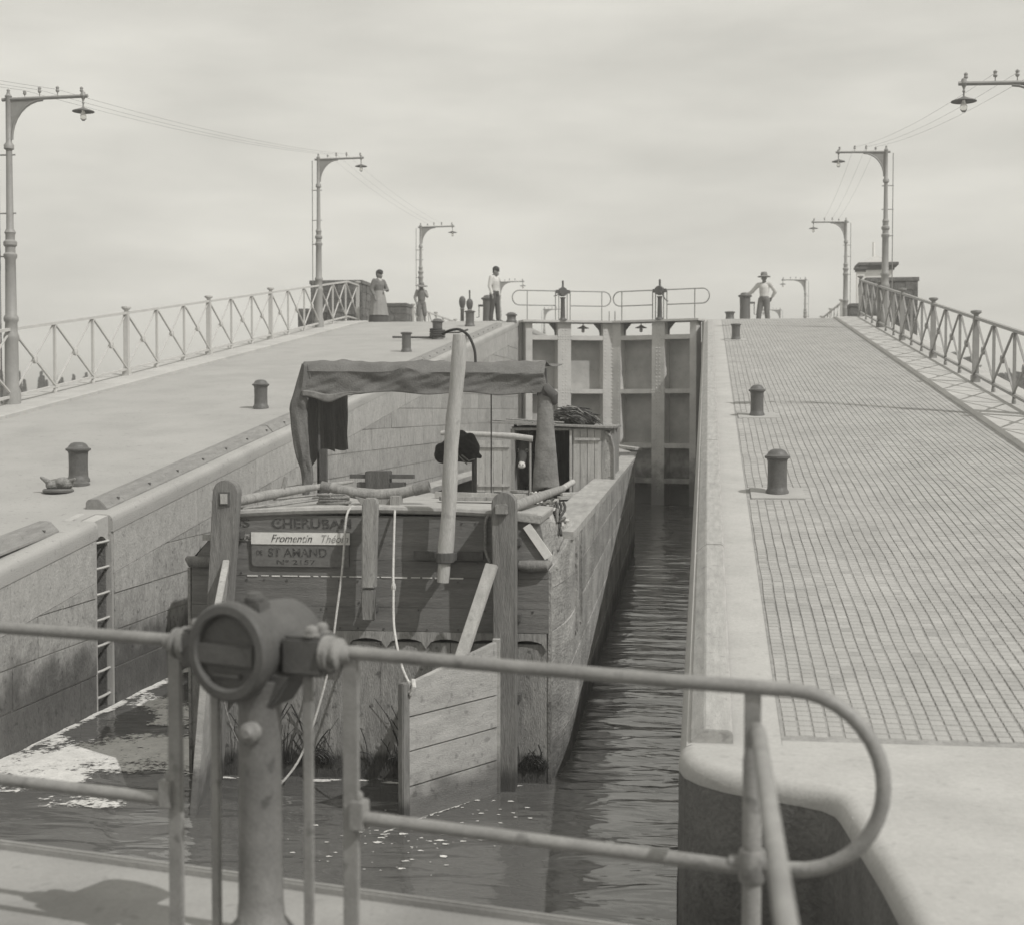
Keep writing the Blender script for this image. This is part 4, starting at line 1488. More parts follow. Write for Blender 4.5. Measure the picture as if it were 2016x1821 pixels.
words('DE', -0.825, 1.655, 0.048, 'letter_dark', y=-0.052, wd=0.045)
words('ST AMAND', -0.735, 1.645, 0.088, 'letter_dark', y=-0.052, wd=0.44, bold=0.001)
words('N\u00ba 2157', -0.675, 1.588, 0.048, 'letter_dark', y=-0.052, wd=0.29)
words('BEUU', -0.98, 1.763, 0.046, 'letter_dark', y=-0.038, wd=0.11)
words('IS', -0.97, 1.86, 0.085, 'letter_dark', y=-0.033, wd=0.08)

# rudder posts with rounded heads, blades and struts
def rudder_post(top, bot, w_, th, name='rudder_post'):
    mb = MB()
    tx, tz = top
    bx_, bz = bot
    pts = []
    for k in range(11):
        a = PI * k / 10
        pts.append((tx + w_ / 2 * math.cos(a), tz - w_ / 2 + w_ / 2 * math.sin(a)))
    poly = [(bx_ + w_ * 0.42, bz)] + pts + [(bx_ - w_ * 0.42, bz)]
    mb.prism(poly, lambda p: (p[0], -0.26, p[1]), lambda p: (p[0], -0.26 + th, p[1]))
    return mb.build(name, 'post_wood', barge, bevel=0.006)
lp = rudder_post((-0.995, 2.215), (-1.17, -0.4), 0.18, 0.13)
rp_ = rudder_post((1.04, 2.14), (1.055, -0.4), 0.17, 0.16)
# square mortise on the left post, peg on the right
mb = MB()
mb.bx(-1.035, -0.955, -0.267, -0.255, 2.03, 2.13)
mb.build('mortise', 'hold_dark', lp)
mb = MB()
mb.bx(-1.022, -0.972, -0.278, -0.262, 2.045, 2.117)
mb.build('tenon', 'pale_wood', lp)
mb = MB()
mb.bx(0.985, 1.075, -0.30, -0.255, 1.985, 2.055)
mb.build('tenon', 'grey_wood', rp_, bevel=0.006)
for z in (1.75, 1.2, 0.62):
    mb = MB()
    mb.bx(0.95, 1.15, -0.12, 0.0, z, z + 0.05)
    mb.build('pintle', 'dark_wood', barge)
    mb = MB()
    mb.bx(-1.17 + (z * 0.07), -0.95 + z * 0.02, -0.14, 0.0, z + .03, z + .08)
    mb.build('pintle', 'dark_wood', barge)
# right blade: boards hinged at the post, swung toward the camera
h0 = Vector((1.0, -0.27, 0))
dv = Vector((-0.48, -0.77, 0)).normalized()
LB = 0.96
nv_ = Vector((-dv.y, dv.x, 0))
blade = MB()
blade.bar(h0 + dv * 0.01 + Vector((0, 0, 0.0)), h0 + dv * 0.01 + Vector((0, 0, 1.10)), 0.06, 0.05)
bl = blade.build('rudder_blade', 'blade_wood', barge)
zb = [-0.30, 0.235, 0.47, 0.70, 1.0]
for k in range(4):
    ta = 1.085 - 0.165
    def ztop(s_, z):
        return z if k < 3 and z < 0.9 else 1.085 - 0.17 * s_ / LB
    mb = MB()
    p = []
    for s_, z in ((0.03, zb[k] + .004), (LB, zb[k] + .004), (LB, zb[k + 1] - .004 if k < 3 else ztop(LB, 1)), (0.03, zb[k + 1] - .004 if k < 3 else ztop(0.03, 1))):
        p.append((s_, z))
    mb.prism(p, lambda q: h0 + dv * q[0] + nv_ * 0.022 + Vector((0, 0, q[1])), lambda q: h0 + dv * q[0] - nv_ * 0.022 + Vector((0, 0, q[1])))
    mb.build('board', 'blade_wood', bl, bevel=0.003)
mb = MB()
e0 = h0 + dv * (LB + 0.02)
mb.bar(e0 + Vector((0, 0, -0.3)), e0 + Vector((0, 0, 0.93)), 0.07, 0.05, nv_)
mb.build('edge_post', 'post_wood', bl, bevel=0.006)
mb = MB()
mb.bar((0.965, -0.30, 1.63), h0 + dv * 0.42 + Vector((-0.0, 0, 0.98)), 0.035, 0.09, (1, 0, 0.4))
mb.build('blade_strut', 'pale_wood', barge, bevel=0.004)
# left blade, edge on
h1 = Vector((-0.985, -0.26, 0))
d1 = Vector((0.20, -0.98, 0)).normalized()
def lean(q):
    return h1 + d1 * q[0] + Vector((-0.09 * (1.65 - q[1]), 0, q[1]))
mb = MB()
n1v = Vector((d1.y, -d1.x, 0)) * -0.024
mb.prism([(0.0, -0.3), (0.85, -0.3), (0.85, 0.95), (0.02, 1.62), (0.0, 1.64)], lambda q: lean(q) + n1v, lambda q: lean(q) - n1v)
mb.build('rudder_blade', 'blade_wood', barge, bevel=0.004)

# middle post, mooring pole
mb = MB()
mb.prism([(0.008, 1.44), (0.105, 1.44), (0.122, 2.05), (0.11, 2.09), (0.03, 2.09), (0.014, 2.05)], lambda p: (p[0], -0.24, p[1]), lambda p: (p[0], -0.15, p[1]))
mp_ = mb.build('middle_post', 'grey_wood', barge, bevel=0.008)
mb = MB()
mb.bx(0.004, 0.098, -0.235, -0.155, 1.205, 1.432)
mb.build('lower_piece', 'post_wood', mp_, bevel=0.008)
mb = MB()
mb.bx(0.02, 0.10, -0.15, 0.0, 1.95, 2.0)
mb.build('pintle', 'dark_wood', barge)
mb = MB()
mb.bx(0.02, 0.09, -0.155, -0.03, 1.25, 1.30)
mb.build('pintle', 'dark_wood', barge)
mb = MB()
pts = [(0.600, -0.22, 1.49), (0.606, -0.22, 1.56), (0.612, -0.22, 1.65)]
pts2, rr = [], []
for k in range(15):
    t = k / 14
    pts2.append((0.612 + 0.11 * t + 0.006 * math.sin(t * 9), -0.22 + 0.004 * math.sin(t * 7), 1.64 + 1.615 * t))
    rr.append(0.056 - 0.004 * t + 0.003 * math.sin(t * 23))
mb.tube(pts2, rr, 14)
pole = mb.build('standing_pole', 'pale_wood', barge, smooth=True)
mb = MB()
mb.tube(pts, [0.043, 0.045, 0.046], 12)
mb.build('pole_foot', 'pale_wood', pole, smooth=True)
mb = MB()
mb.lathe([(0.062, 1.63), (0.066, 1.635), (0.066, 1.70), (0.062, 1.705)], (0.613, -0.22, 0), n=14)
mb.bar((0.36, -0.055, 1.665), (0.87, -0.055, 1.665), 0.035, 0.06)
mb.bar((0.56, -0.22, 1.665), (0.56, -0.03, 1.665), 0.03, 0.05)
mb.bar((0.665, -0.22, 1.665), (0.665, -0.03, 1.665), 0.03, 0.05)
mb.build('pole_bracket', 'dark_wood', barge)

# yoke log with stand
mb = MB()
mb.tube([(-0.46, 0.5, 2.135), (-0.36, 0.5, 2.115), (-0.2, 0.5, 2.085), (-0.03, 0.5, 2.065), (0.15, 0.5, 2.085), (0.3, 0.5, 2.12), (0.38, 0.5, 2.14)], [0.028, 0.038, 0.044, 0.05, 0.044, 0.04, 0.034], 12)
yk = mb.build('yoke_log', 'grey_wood', barge, smooth=True)
for pa, pb, r_ in (((0.26, 0.5, 2.11), (0.38, 0.5, 2.14), 0.046), ((-0.47, 0.5, 2.135), (-0.40, 0.5, 2.12), 0.042)):
    mb = MB()
    mb.tube([pa, pb], r_, 12)
    mb.build('iron_band', 'post_wood', yk, smooth=True)
mb = MB()
mb.prism([(-0.14, 2.0), (0.12, 2.0), (0.17, 2.06), (0.05, 2.04), (-0.1, 2.04), (-0.19, 2.06)], lambda p: (p[0], 0.44, p[1]), lambda p: (p[0], 0.56, p[1]))
mb.bx(0.10, 0.17, 0.36, 0.5, 1.98, 2.07)
mb.build('yoke_stand', 'grey_wood', barge)

# winch box
mb = MB()
mb.bx(-0.433, -0.23, 1.9, 2.1, 1.99, 2.19)
wb = mb.build('winch_box', 'dark_wood', barge, bevel=0.006)
mb = MB()
mb.bx(-0.585, -0.015, 1.97, 2.03, 2.125, 2.16)
mb.build('cross_bar', 'dark_wood', wb)
mb = MB()
mb.bx(-0.515, -0.438, 1.94, 2.06, 1.99, 2.09)
mb.bx(-0.225, -0.10, 1.94, 2.06, 1.99, 2.09)
mb.build('cheek', 'dark_wood', wb)

# hold: covers, planks, coaming
for k in range(7):
    v = 2.2 + k * 1.02
    mb = MB()
    mb.bx(-1.12, 0.86, v, v + 1.0, 1.42 + 0.01 * (k % 3), 1.465 + 0.01 * (k % 3))
    mb.build('hatch_board', 'deck_wood', barge)
mb = MB()
mb.bx(-1.14, 1.15, 1.97, 2.03, 1.2, 1.9)
mb.build('coaming', 'grey_wood', barge)
for k, (z, v, x0_, x1_) in enumerate(((1.56, 8.6, 0.72, 1.25), (1.60, 8.75, 0.74, 1.28), (1.53, 7.9, 0.76, 1.22), (1.49, 7.4, 0.78, 1.2))):
    mb = MB()
    mb.bar((x0_, v, z), (x1_, v + 0.15, z + 0.01), 0.22, 0.035)
    mb.build('loose_plank', 'pale_wood', barge)
# foredeck and bow board
mb = MB()
seg = [v for v in vs_ if v >= 18]
for v in seg:
    mb.v += [(-hw(v) + .25, v, sheer(v) + .02), (hw(v) - .25 if hw(v) > .3 else 0.05, v, sheer(v) + .02)]
for i in range(len(seg) - 1):
    mb.f.append((2 * i, 2 * i + 1, 2 * i + 3, 2 * i + 2))
mb.build('foredeck', 'deck_wood', barge)
mb = MB()
mb.bar((0.2, 20.6, 2.05), (1.5, 19.4, 1.92), 0.2, 0.05)
mb.bx(0.5, 1.05, 19.7, 19.75, 1.72, 2.0)
mb.build('bow_board', 'pale_wood', barge)
mb = MB()
mb.bx(0.95, 1.48, 18.9, 19.0, 1.80, 1.87)
mb.build('bow_beam', 'post_wood', barge)

# ---- awning
def canopy_pt(s, t):
    u = -1.185 + 2.26 * s
    wr = 0.024 * nz(s * 9 + t * 3, t * 3, 1) + 0.016 * nz(s * 20 - t * 6, t * 5, 4)
    low_ = 2.885 + 0.012 * math.sin(s * 21) - 0.05 * math.exp(-((s - 0.12) / 0.07) ** 2) + 0.03 * s * 0
    if t < 0.5:
        k = t / 0.5
        z = low_ + (3.075 - low_) * k
        v = 2.58 + 0.02 * math.sin(k * PI) + wr
        b_ = math.exp(-((s - 0.44) / 0.045) ** 2)
        v -= 0.05 * b_ * math.sin(PI * min(1, k * 1.0))
        z += 0.05 * b_ * k
        if s > 0.93:
            u += (1 - k) * 0.03
    elif t < 0.7:
        k = (t - 0.5) / 0.2
        a = k * PI / 2
        v = 2.58 + 0.17 * k + wr * 0.6
        z = 3.075 + 0.105 * k + 0.02 * math.sin(k * PI) + (0.018 * nz(s * 7, 3.3) + 0.01 * nz(s * 19, 2.2)) * k + wr * 0.3 + 0.05 * math.exp(-((s - 0.44) / 0.045) ** 2) * (1 - k)
    else:
        k = (t - 0.7) / 0.3
        v = 2.75 + 1.9 * k
        z = 3.18 + (0.018 * nz(s * 7, 3.3) + 0.01 * nz(s * 19, 2.2)) * (1 - k) + 0.04 * k - 0.05 * math.sin(k * PI) + wr + 0.03 * nz(s * 5, 7)
    z -= 0.02 * s
    return (u, v, z)
aw = cloth('awning', canopy_pt, 90, 40, 'awning_cloth', barge)
def hem_pt(s, t):
    u = -1.165 + 0.60 * s
    zt_ = 2.905 - 0.02 * s - 0.03 * math.exp(-((s - 0.42) / 0.2) ** 2)
    d_ = 0.055 * (1 - s ** 2) + 0.03 * math.exp(-((s - 0.42) / 0.2) ** 2)
    return (u, 2.555 + 0.008 * nz(s * 8, t), zt_ - d_ * t)
cloth('awning_hem', hem_pt, 24, 4, 'sleeve_cloth', aw)
def curtain_pt(s, t):
    v = 2.66 + 1.88 * s
    zt_ = 3.08
    zb_ = 2.03 if s < 0.14 else (2.03 + (s - .14) / .12 * 0.27 if s < 0.26 else 2.32 + 0.015 * math.sin(s * 30))
    z = zt_ + (zb_ - zt_) * t
    u = -1.18 + 0.035 * math.sin(s * 24 + 0.8 * t) * (0.3 + t) + 0.015 * nz(s * 9, t * 3)
    return (u, v, z)
cloth('side_curtain', curtain_pt, 60, 24, 'curtain_cloth', aw)
rows = [(715, 594, 608), (740, 587, 612), (762, 580, 613), (790, 571, 606), (805, 569, 604), (830, 571, 605), (850, 573, 606), (875, 577, 608), (900, 583, 611), (920, 589, 614), (945, 593, 616), (965, 594, 610), (982, 597, 603)]
def flap_pt(s, t):
    f_ = t * (len(rows) - 1)
    i = min(int(f_), len(rows) - 2)
    q = f_ - i
    y_, a_, c_ = [rows[i][k] * (1 - q) + rows[i + 1][k] * q for k in range(3)]
    x_ = a_ + (c_ - a_) * s
    return (-1.171 + (x_ - 595) * 0.0047, 2.60 - 0.02 * math.sin(s * PI) + 0.03 * nz(s * 3, t * 7) + 0.02 * nz(s * 8, t * 3, 5), 3.15 - (y_ - 715) * 0.0047)
cloth('corner_flap', flap_pt, 8, 48, 'awning_cloth', aw)
def sleeve_pt(s, t):
    a = 2 * PI * s
    rx = 0.062 + 0.06 * t ** 1.3
    cx_ = 1.075 + 0.01 * t
    z = 2.90 - 0.90 * t + (0.03 * math.cos(a) if t < 0.02 else 0) + (0.02 * math.sin(3 * a) if t > 0.97 else 0)
    ry = 0.05
    return (cx_ + rx * math.cos(a) + 0.006 * nz(s * 6, t * 8), 2.64 + ry * math.sin(a) + 0.008 * nz(s * 6, t * 8, 3), z)
cloth('hanging_sleeve', sleeve_pt, 28, 26, 'sleeve_cloth', aw)
mb = MB()
mb.tube([(1.02, 2.68, 2.86), (1.10, 2.60, 2.905), (1.15, 2.62, 2.86), (1.16, 2.66, 2.78)], [0.03, 0.06, 0.05, 0.03], 10)
mb.build('sleeve_cuff', 'curtain_cloth', aw, smooth=True)
for (x, v, zt_, zb_) in ((-1.05, 2.72, 3.1, 1.95), (1.08, 2.66, 3.1, 1.9), (0.33, 4.6, 3.17, 1.6)):
    mb = MB()
    mb.tube([(x, v, zb_), (x, v, zt_)], 0.016 if v < 4 else 0.007, 8)
    mb.build('awning_pole', 'dark_wood', barge)
mb = MB()
mb.bx(-1.03, -0.965, 2.66, 2.72, 1.95, 2.36)
mb.build('awning_stake', 'dark_wood', barge)

# ---- spars and sticks lying on the stern
mb = MB()
mb.tube([(1.075, -0.12, 2.02), (1.2, 0.5, 2.055), (1.345, 1.25, 2.085)], [0.042, 0.038, 0.03], 10)
mb.build('tiller_spar', 'grey_wood', barge, smooth=True)
mb = MB()
mb.tube([(1.33, 1.2, 2.08), (1.40, 1.62, 2.12)], [0.024, 0.026], 10)
mb.build('spar_end', 'pale_wood', barge, smooth=True)
mb = MB()
mb.tube([(-0.96, -0.12, 2.05), (-0.86, 0.45, 2.07), (-0.76, 0.75, 2.085), (-0.45, 1.5, 2.12)], [0.036, 0.040, 0.034, 0.012], 10)
mb.build('tiller_spar', 'grey_wood', barge, smooth=True)
mb = MB()
mb.tube([(-0.95, 0.0, 1.99), (-0.55, 0.55, 2.035), (-0.3, 0.9, 2.05)], 0.012, 6)
mb.tube([(-0.9, 0.1, 1.985), (-0.5, 0.5, 2.03), (-0.45, 0.9, 2.06)], 0.010, 6)
mb.tube([(-0.85, 0.5, 2.03), (-0.4, 0.7, 2.07), (-0.2, 0.8, 2.06)], 0.011, 6)
mb.bar((-0.82, 0.6, 2.03), (-0.78, 0.62, 2.20), 0.03, 0.03)
mb.build('loose_sticks', 'grey_wood', barge)

# ---- cabin (stable)
V0, V1 = 9.45, 12.4
cabin = MB()
cabin.bx(0.02, 1.36, V1 - .04, V1, 1.0, 2.46)
cabin.bx(0.0, 0.04, V0 + .05, V1, 1.0, 2.46)
cabin.bx(1.33, 1.37, V0 + .05, V1, 1.0, 2.46)
cabin.bx(0.0, 1.37, V0, V1, 0.98, 1.02)
cb_ = cabin.build('cabin_wall', 'grey_wood', barge)
mb = MB()
mb.bx(-0.02, 0.035, V0 - .03, V0 + .05, 1.4, 2.46)
mb.bx(0.80, 0.845, V0 - .03, V0 + .05, 1.4, 2.46)
mb.bx(1.25, 1.285, V0 - .03, V0 + .05, 1.4, 2.46)
mb.bx(0.0, 1.37, V0 - .02, V0 + .05, 2.44, 2.475)
mb.build('door_frame', 'grey_wood', barge)
def door(x0_, x1_, z0, z1, v, nb, ledges, label=None):
    d_ = MB()
    for zl in ledges:
        d_.bx(x0_ + .02, x1_ - .02, v - 0.035, v - 0.012, zl - 0.02, zl + 0.02)
    do = d_.build('cabin_door', 'pale_wood', barge, bevel=0.003)
    w_ = (x1_ - x0_) / nb
    for k in range(nb):
        mb_ = MB()
        jz = random.uniform(-.012, .012)
        mb_.bx(x0_ + k * w_ + .003, x0_ + (k + 1) * w_ - .003, v - 0.012, v + 0.012, z0 + jz, z1 + jz * 0.5)
        mb_.build('board', 'pale_wood', do)
    return do
door(-0.495, -0.01, 1.58, 2.30, V0 - .04, 4, (2.22, 1.68))
door(0.85, 1.248, 1.57, 2.455, V0 - .02, 4, (2.32,))
mb = MB()
mb.bx(0.805, 0.838, V0 - .06, V0 - .035, 1.5, 2.44)
mb.build('door_stile', 'pale_wood', barge)
# slanting right side board
mb = MB()
mb.prism([(1.285, 1.5), (1.40, 1.5), (1.41, 2.1), (1.37, 2.38), (1.285, 2.45)], lambda p: (p[0], V0 - .02, p[1]), lambda p: (p[0], V0 + .03, p[1]))
mb.build('side_panel', 'strake_wood', barge)
mb = MB()
mb.tube([(1.30, V0 - .03, 2.42), (1.37, V0 - .03, 2.36), (1.41, V0 - .03, 2.2), (1.42, V0 - .03, 1.6)], 0.022, 6)
mb.build('side_post', 'grey_wood', barge)
roof = MB()
roof.bx(-0.02, 1.36, V0 + .1, V1, 2.475, 2.49)
rf = roof.build('cabin_roof', 'dark_wood', barge)
for k in range(10):
    v = V0 - 0.12 + k * 0.26
    mb = MB()
    mb.bar((-0.42 + random.uniform(-.03, .12), v + .13, 2.545 + random.uniform(-.004, .004)), (1.42 + random.uniform(-.04, .03), v + .13, 2.482), 0.25, 0.026)
    mb.build('board', 'grey_wood', rf)
mb = MB()
mb.tube([(-0.3, V0 + .2, 2.58), (0.4, V0 + .35, 2.555)], 0.018, 6)
mb.tube([(-0.1, V0 + .1, 2.60), (0.7, V0 + .3, 2.545)], 0.014, 6)
mb.bar((-0.15, V0 + .05, 2.57), (0.5, V0 + .15, 2.55), 0.1, 0.012)
mb.build('roof_sticks', 'grey_wood', rf)
# pole rail before the cabin
mb = MB()
mb.tube([(-0.6, 7.0, 2.44), (-0.3, 7.0, 2.432), (0.0, 7.0, 2.42), (0.3, 7.0, 2.402), (0.53, 7.0, 2.372)], [0.03, 0.034, 0.036, 0.04, 0.038], 10)
mb.build('pole_rail', 'pale_wood', barge, smooth=True)
mb = MB()
for x in (-0.5, 0.5):
    mb.tube([(x, 7.0, 1.6), (x, 7.0, 2.4)], 0.016, 6)
mb.build('rail_stake', 'grey_wood', barge)

# ropes fixed to the stern
def rope(label, pts, r, material, sub=6):
    P = [Vector(p) for p in pts]
    q = []
    for i in range(len(P) - 1):
        p0, p1, p2, p3 = P[max(i - 1, 0)], P[i], P[i + 1], P[min(i + 2, len(P) - 1)]
        for k in range(sub):
            t = k / sub
            q.append(0.5 * ((2 * p1) + (p2 - p0) * t + (2 * p0 - 5 * p1 + 4 * p2 - p3) * t * t + (3 * p1 - p0 - 3 * p2 + p3) * t ** 3))
    q.append(P[-1])
    q = [Vector((p.x, p.y, p.z)) for p in q]
    o0 = Matrix.Rotation(TH, 4, 'Z')
    t = thing('rope', label, 'rope', (-2.48, 10.25, 0), TH, 'ropes hanging at the stern')
    mb_ = MB()
    mb_.tube(q, r, 8)
    mb_.build('strand', material, t, smooth=True)
    return t
t = rope('pale rope trailing from the stern deck into the water', [(-0.10, -0.02, 2.02), (-0.135, -0.09, 1.94), (-0.16, -0.10, 1.6), (-0.20, -0.13, 1.25), (-0.25, -0.18, 0.85), (-0.34, -0.24, 0.48), (-0.45, -0.32, 0.18), (-0.62, -0.40, -0.03)], 0.0085, 'rope_pale')
t = rope('pale knotted rope hauled down to the rudder blade corner', [(0.215, -0.02, 2.01), (0.222, -0.08, 1.95), (0.245, -0.25, 1.6), (0.262, -0.33, 1.46), (0.30, -0.5, 1.2), (0.42, -0.85, 1.0), (0.52, -1.05, 0.90)], 0.0085, 'rope_pale')
mb = MB()
mb.lathe([(0.004, -0.03), (0.016, -0.015), (0.018, 0.01), (0.012, 0.03), (0.004, 0.04)], (0.262, -0.33, 1.46), n=8)
mb.build('knot', 'rope_pale', t, smooth=True)
mb = MB()
mb.tube([(0.535, -1.05, 0.94), (0.55, -1.1, 0.9), (0.53, -1.1, 0.86), (0.51, -1.06, 0.88), (0.54, -1.03, 0.91)], 0.016, 7)
mb.build('knot', 'rope_pale', t, smooth=True)
rope('old rope looped beside the right rudder post', [(0.93, -0.03, 1.98), (0.89, -0.06, 1.93), (0.885, -0.06, 1.8), (0.89, -0.07, 1.7), (0.93, -0.12, 1.62)], 0.011, 'rope_old')
rope('thin line hanging by the left rudder blade', [(-1.0, -0.3, 0.62), (-0.97, -0.3, 0.5), (-0.92, -0.28, 0.35), (-0.85, -0.25, 0.2)], 0.006, 'rope_old')
rope('short rope end hooked over the top of the standing pole', [(0.60, -0.22, 3.262), (0.66, -0.25, 3.285), (0.73, -0.26, 3.29), (0.79, -0.23, 3.245), (0.83, -0.22, 3.15), (0.838, -0.22, 3.06)], 0.010, 'rope_dark')
tg = thing('tangled_rope', 'tangled old rope and chain heaped on the right stern shoulder', 'rope', (-2.48, 10.25, 0), TH, 'ropes hanging at the stern')
rs = random.Random(11)
for k in range(9):
    mb = MB()
    pts = []
    for q in range(9):
        t_ = q / 8
        pts.append((1.12 + 0.22 * t_ + rs.uniform(-.05, .05), 1.2 + rs.uniform(-.25, .45) - 0.3 * t_, 2.02 - 0.18 * t_ ** 1.5 + rs.uniform(-.03, .03)))
    mb.tube(pts, rs.uniform(0.012, 0.02), 6)
    mb.build('strand', 'rope_old' if k % 2 else 'rope_pale', tg, smooth=True)
mb = MB()
for k in range(3):
    pts = [(1.30 + 0.03 * k + 0.02 * math.sin(q), 1.15 - 0.5 * q / 8, 1.98 - 0.22 * q / 8) for q in range(9)]
    mb.tube(pts, 0.012, 6)
mb.build('strand', 'rope_dark', tg, smooth=True)

cl_ = thing('rope_coil', 'small coil of old rope left on the stern deck by the yoke', 'rope', (-2.48, 10.25, 0), TH, 'ropes hanging at the stern')
mb = MB()
mb.tube([(-0.30 + (0.10 + 0.004 * q % 0.03) * math.cos(q * 0.5), 0.22 + 0.09 * math.sin(q * 0.5), 2.012 + 0.0016 * q) for q in range(48)], 0.011, 6)
mb.build('strand', 'rope_old', cl_, smooth=True)
mb = MB()
mb.bar((0.42, 0.75, 2.03), (1.0, 0.95, 2.02), 0.10, 0.03)
mb.build('deck_batten', 'grey_wood', barge)
mb = MB()
mb.bar((0.30, 1.25, 2.03), (1.05, 1.15, 2.02), 0.05, 0.05)
mb.build('deck_batten', 'pale_wood', barge)
# weed on the stern at the waterline
mb = MB()
rs = random.Random(3)
for k in range(170):
    x = rs.choice((rs.gauss(-0.45, 0.16), rs.gauss(0.28, 0.14), rs.gauss(-0.75, 0.1), rs.uniform(1.12, 1.32)))
    if not -1.3 < x < 1.33:
        continue
    h = abs(rs.gauss(0.16, 0.14)) * (0.4 if x > 1 else 1)
    pts = []
    a = rs.uniform(-0.5, 0.5)
    for q in range(5):
        t_ = q / 4
        pts.append((x + a * h * t_ * t_ + rs.uniform(-.006, .006), -0.022 - 0.02 * t_, 0.10 + h * t_))
    mb.tube(pts, rs.uniform(0.002, 0.005), 4, False)
for k in range(26):
    x = rs.choice((rs.gauss(0.35, 0.1), rs.gauss(-0.35, 0.15), 1.24))
    r_ = rs.uniform(0.03, 0.11)
    mb.tube([(x + r_ * math.cos(R(q)), -0.035, 0.12 + r_ * math.sin(R(q)) * 0.9) for q in range(0, 181, 30)], 0.004, 4, False)
o = mb.build('water_weed', 'weed', barge)
o['kind'] = 'stuff'

# ---- things on the barge
def onb(u, v, z):
    return (-2.48 + u * math.cos(TH) - v * math.sin(TH), 10.25 + u * math.sin(TH) + v * math.cos(TH), z)
hn = thing('horse_harness', 'black padded harness bundle hung on a stake behind the standing pole', 'harness', onb(-0.05, 5.0, 1.64), TH)
mb = MB()
mb.tube([(0.14, 0.03, 0.0), (0.14, 0.03, 0.72)], 0.028, 8)
mb.build('stake', 'dark_wood', hn)
blob('padding', [((-.2, 0, .60), .10, (-.22, 0, .66), .07), ((-.12, 0, .70), .09, (.0, 0, .80), .07), ((0, -.02, .74), .10, (.12, -.02, .66), .09),
                 ((.1, -.02, .78), .06, (.16, -.02, .68), .05), ((-.02, 0, .62), .10, (.1, 0, .58), .07), ((.14, -.03, .62), .05, (.21, -.03, .58), .025)], 'black_cloth', hn, 0.012, 3)
mb = MB()
mb.tube([(0.02, -0.10, 0.60), (0.10, -0.12, 0.54), (0.17, -0.12, 0.56)], 0.008, 6)
mb.tube([(-0.05, -0.09, 0.86), (-0.02, -0.10, 0.6), (0.08, -0.10, 0.50)], 0.008, 6)
mb.build('strap', 'rope_old', hn)
bk = thing('wooden_bucket', 'grey wooden bucket standing below the donkey\'s head', 'bucket', onb(0.16, 8.9, 1.42), TH)
mb = MB()
mb.lathe([(0.10, 0), (0.125, 0.22), (0.115, 0.22), (0.09, 0.02)], n=18)
mb.build('staves', 'grey_wood', bk)
mb = MB()
for z, r_ in ((0.05, 0.107), (0.17, 0.122)):
    mb.lathe([(r_, z), (r_ + .004, z + .003), (r_ + .004, z + .02), (r_, z + .023)], n=18)
mb.build('hoop', 'bollard_iron', bk)
bw_ = thing('brushwood_bundle', 'dark bundle of brushwood and sacking lying on the cabin roof', 'bundle', onb(0.80, 10.3, 2.53), TH)
rs = random.Random(21)
blob('sacking', [((-.2, 0, .06), .09, (.25, 0, .05), .09), ((-.12, 0, .14), .08, (.12, .02, .15), .08), ((-.02, 0, .2), .05, (.06, 0, .2), .05)], 'brush_twig', bw_, 0.014, 2)
for q in range(4):
    mb = MB()
    for k in range(34):
        a = rs.uniform(-0.5, 0.5)
        x, y_, z = rs.gauss(0, .14), rs.gauss(-.05, .10), rs.uniform(.03, .24)
        z *= max(0.3, 1 - abs(x) * 1.9)
        l_ = rs.uniform(.08, .2)
        dx_, dz_ = math.cos(a) * l_, math.sin(a) * l_ * 0.6 - .02
        mb.tube([(x - dx_, y_, z - dz_), (x, y_ + .02, z + .025), (x + dx_, y_ + rs.uniform(-.05, .05), z + dz_ - .02)], rs.uniform(.004, .012), 5)
    mb.build('twigs', ('brush_twig', 'rope_old', 'brush_twig', 'bark')[q], bw_)['kind'] = 'stuff'

# ---- donkey in the stable
dn = thing('donkey', 'dark donkey with a pale muzzle looking out of the cabin door', 'donkey', onb(0.135, 9.62, 1.09), TH)
def Y(x, y, z):
    return (x, y, z)
caps = [((0, 0.55, .78), .20, (0, 1.25, .80), .21), ((0, 0.62, .72), .20, (0, 1.15, .70), .19),            # trunk
        ((0, 0.50, .86), .14, (0, 0.10, 1.10), .10), ((0, 0.56, .76), .16, (0, 0.14, 1.02), .09),             # neck
        ((0, 0.06, 1.16), .085, (0, -0.06, 1.04), .075), ((0, -0.06, 1.04), .072, (0, -0.15, 0.90), .05),    # head
        ((0, 0.02, 1.08), .075, (0, -0.08, 1.0), .06), ((0, -0.15, 0.91), .052, (0, -0.165, 0.86), .046)]
for sx in (-1, 1):
    caps += [((sx * .1, 0.52, .62), .075, (sx * .1, 0.50, .34), .045), ((sx * .1, 0.50, .34), .042, (sx * .1, 0.51, .07), .03), ((sx * .1, 0.50, .07), .036, (sx * .1, 0.48, .02), .04),
             ((sx * .1, 1.28, .72), .13, (sx * .11, 1.18, .50), .075), ((sx * .11, 1.18, .50), .065, (sx * .11, 1.36, .34), .04), ((sx * .11, 1.36, .34), .036, (sx * .11, 1.32, .07), .03), ((sx * .11, 1.32, .07), .036, (sx * .11, 1.30, .02), .04)]
caps += [((0, 1.44, .84), .03, (0, 1.52, .5), .018)]
body = blob('body', caps, 'donkey_coat', dn, 0.014, 4)
blob('muzzle', [((0, -0.150, .915), .046, (0, -0.172, .868), .048), ((.02, -0.18, .86), .035, (-.02, -.18, .86), .035)], 'donkey_pale', dn, 0.007, 4)
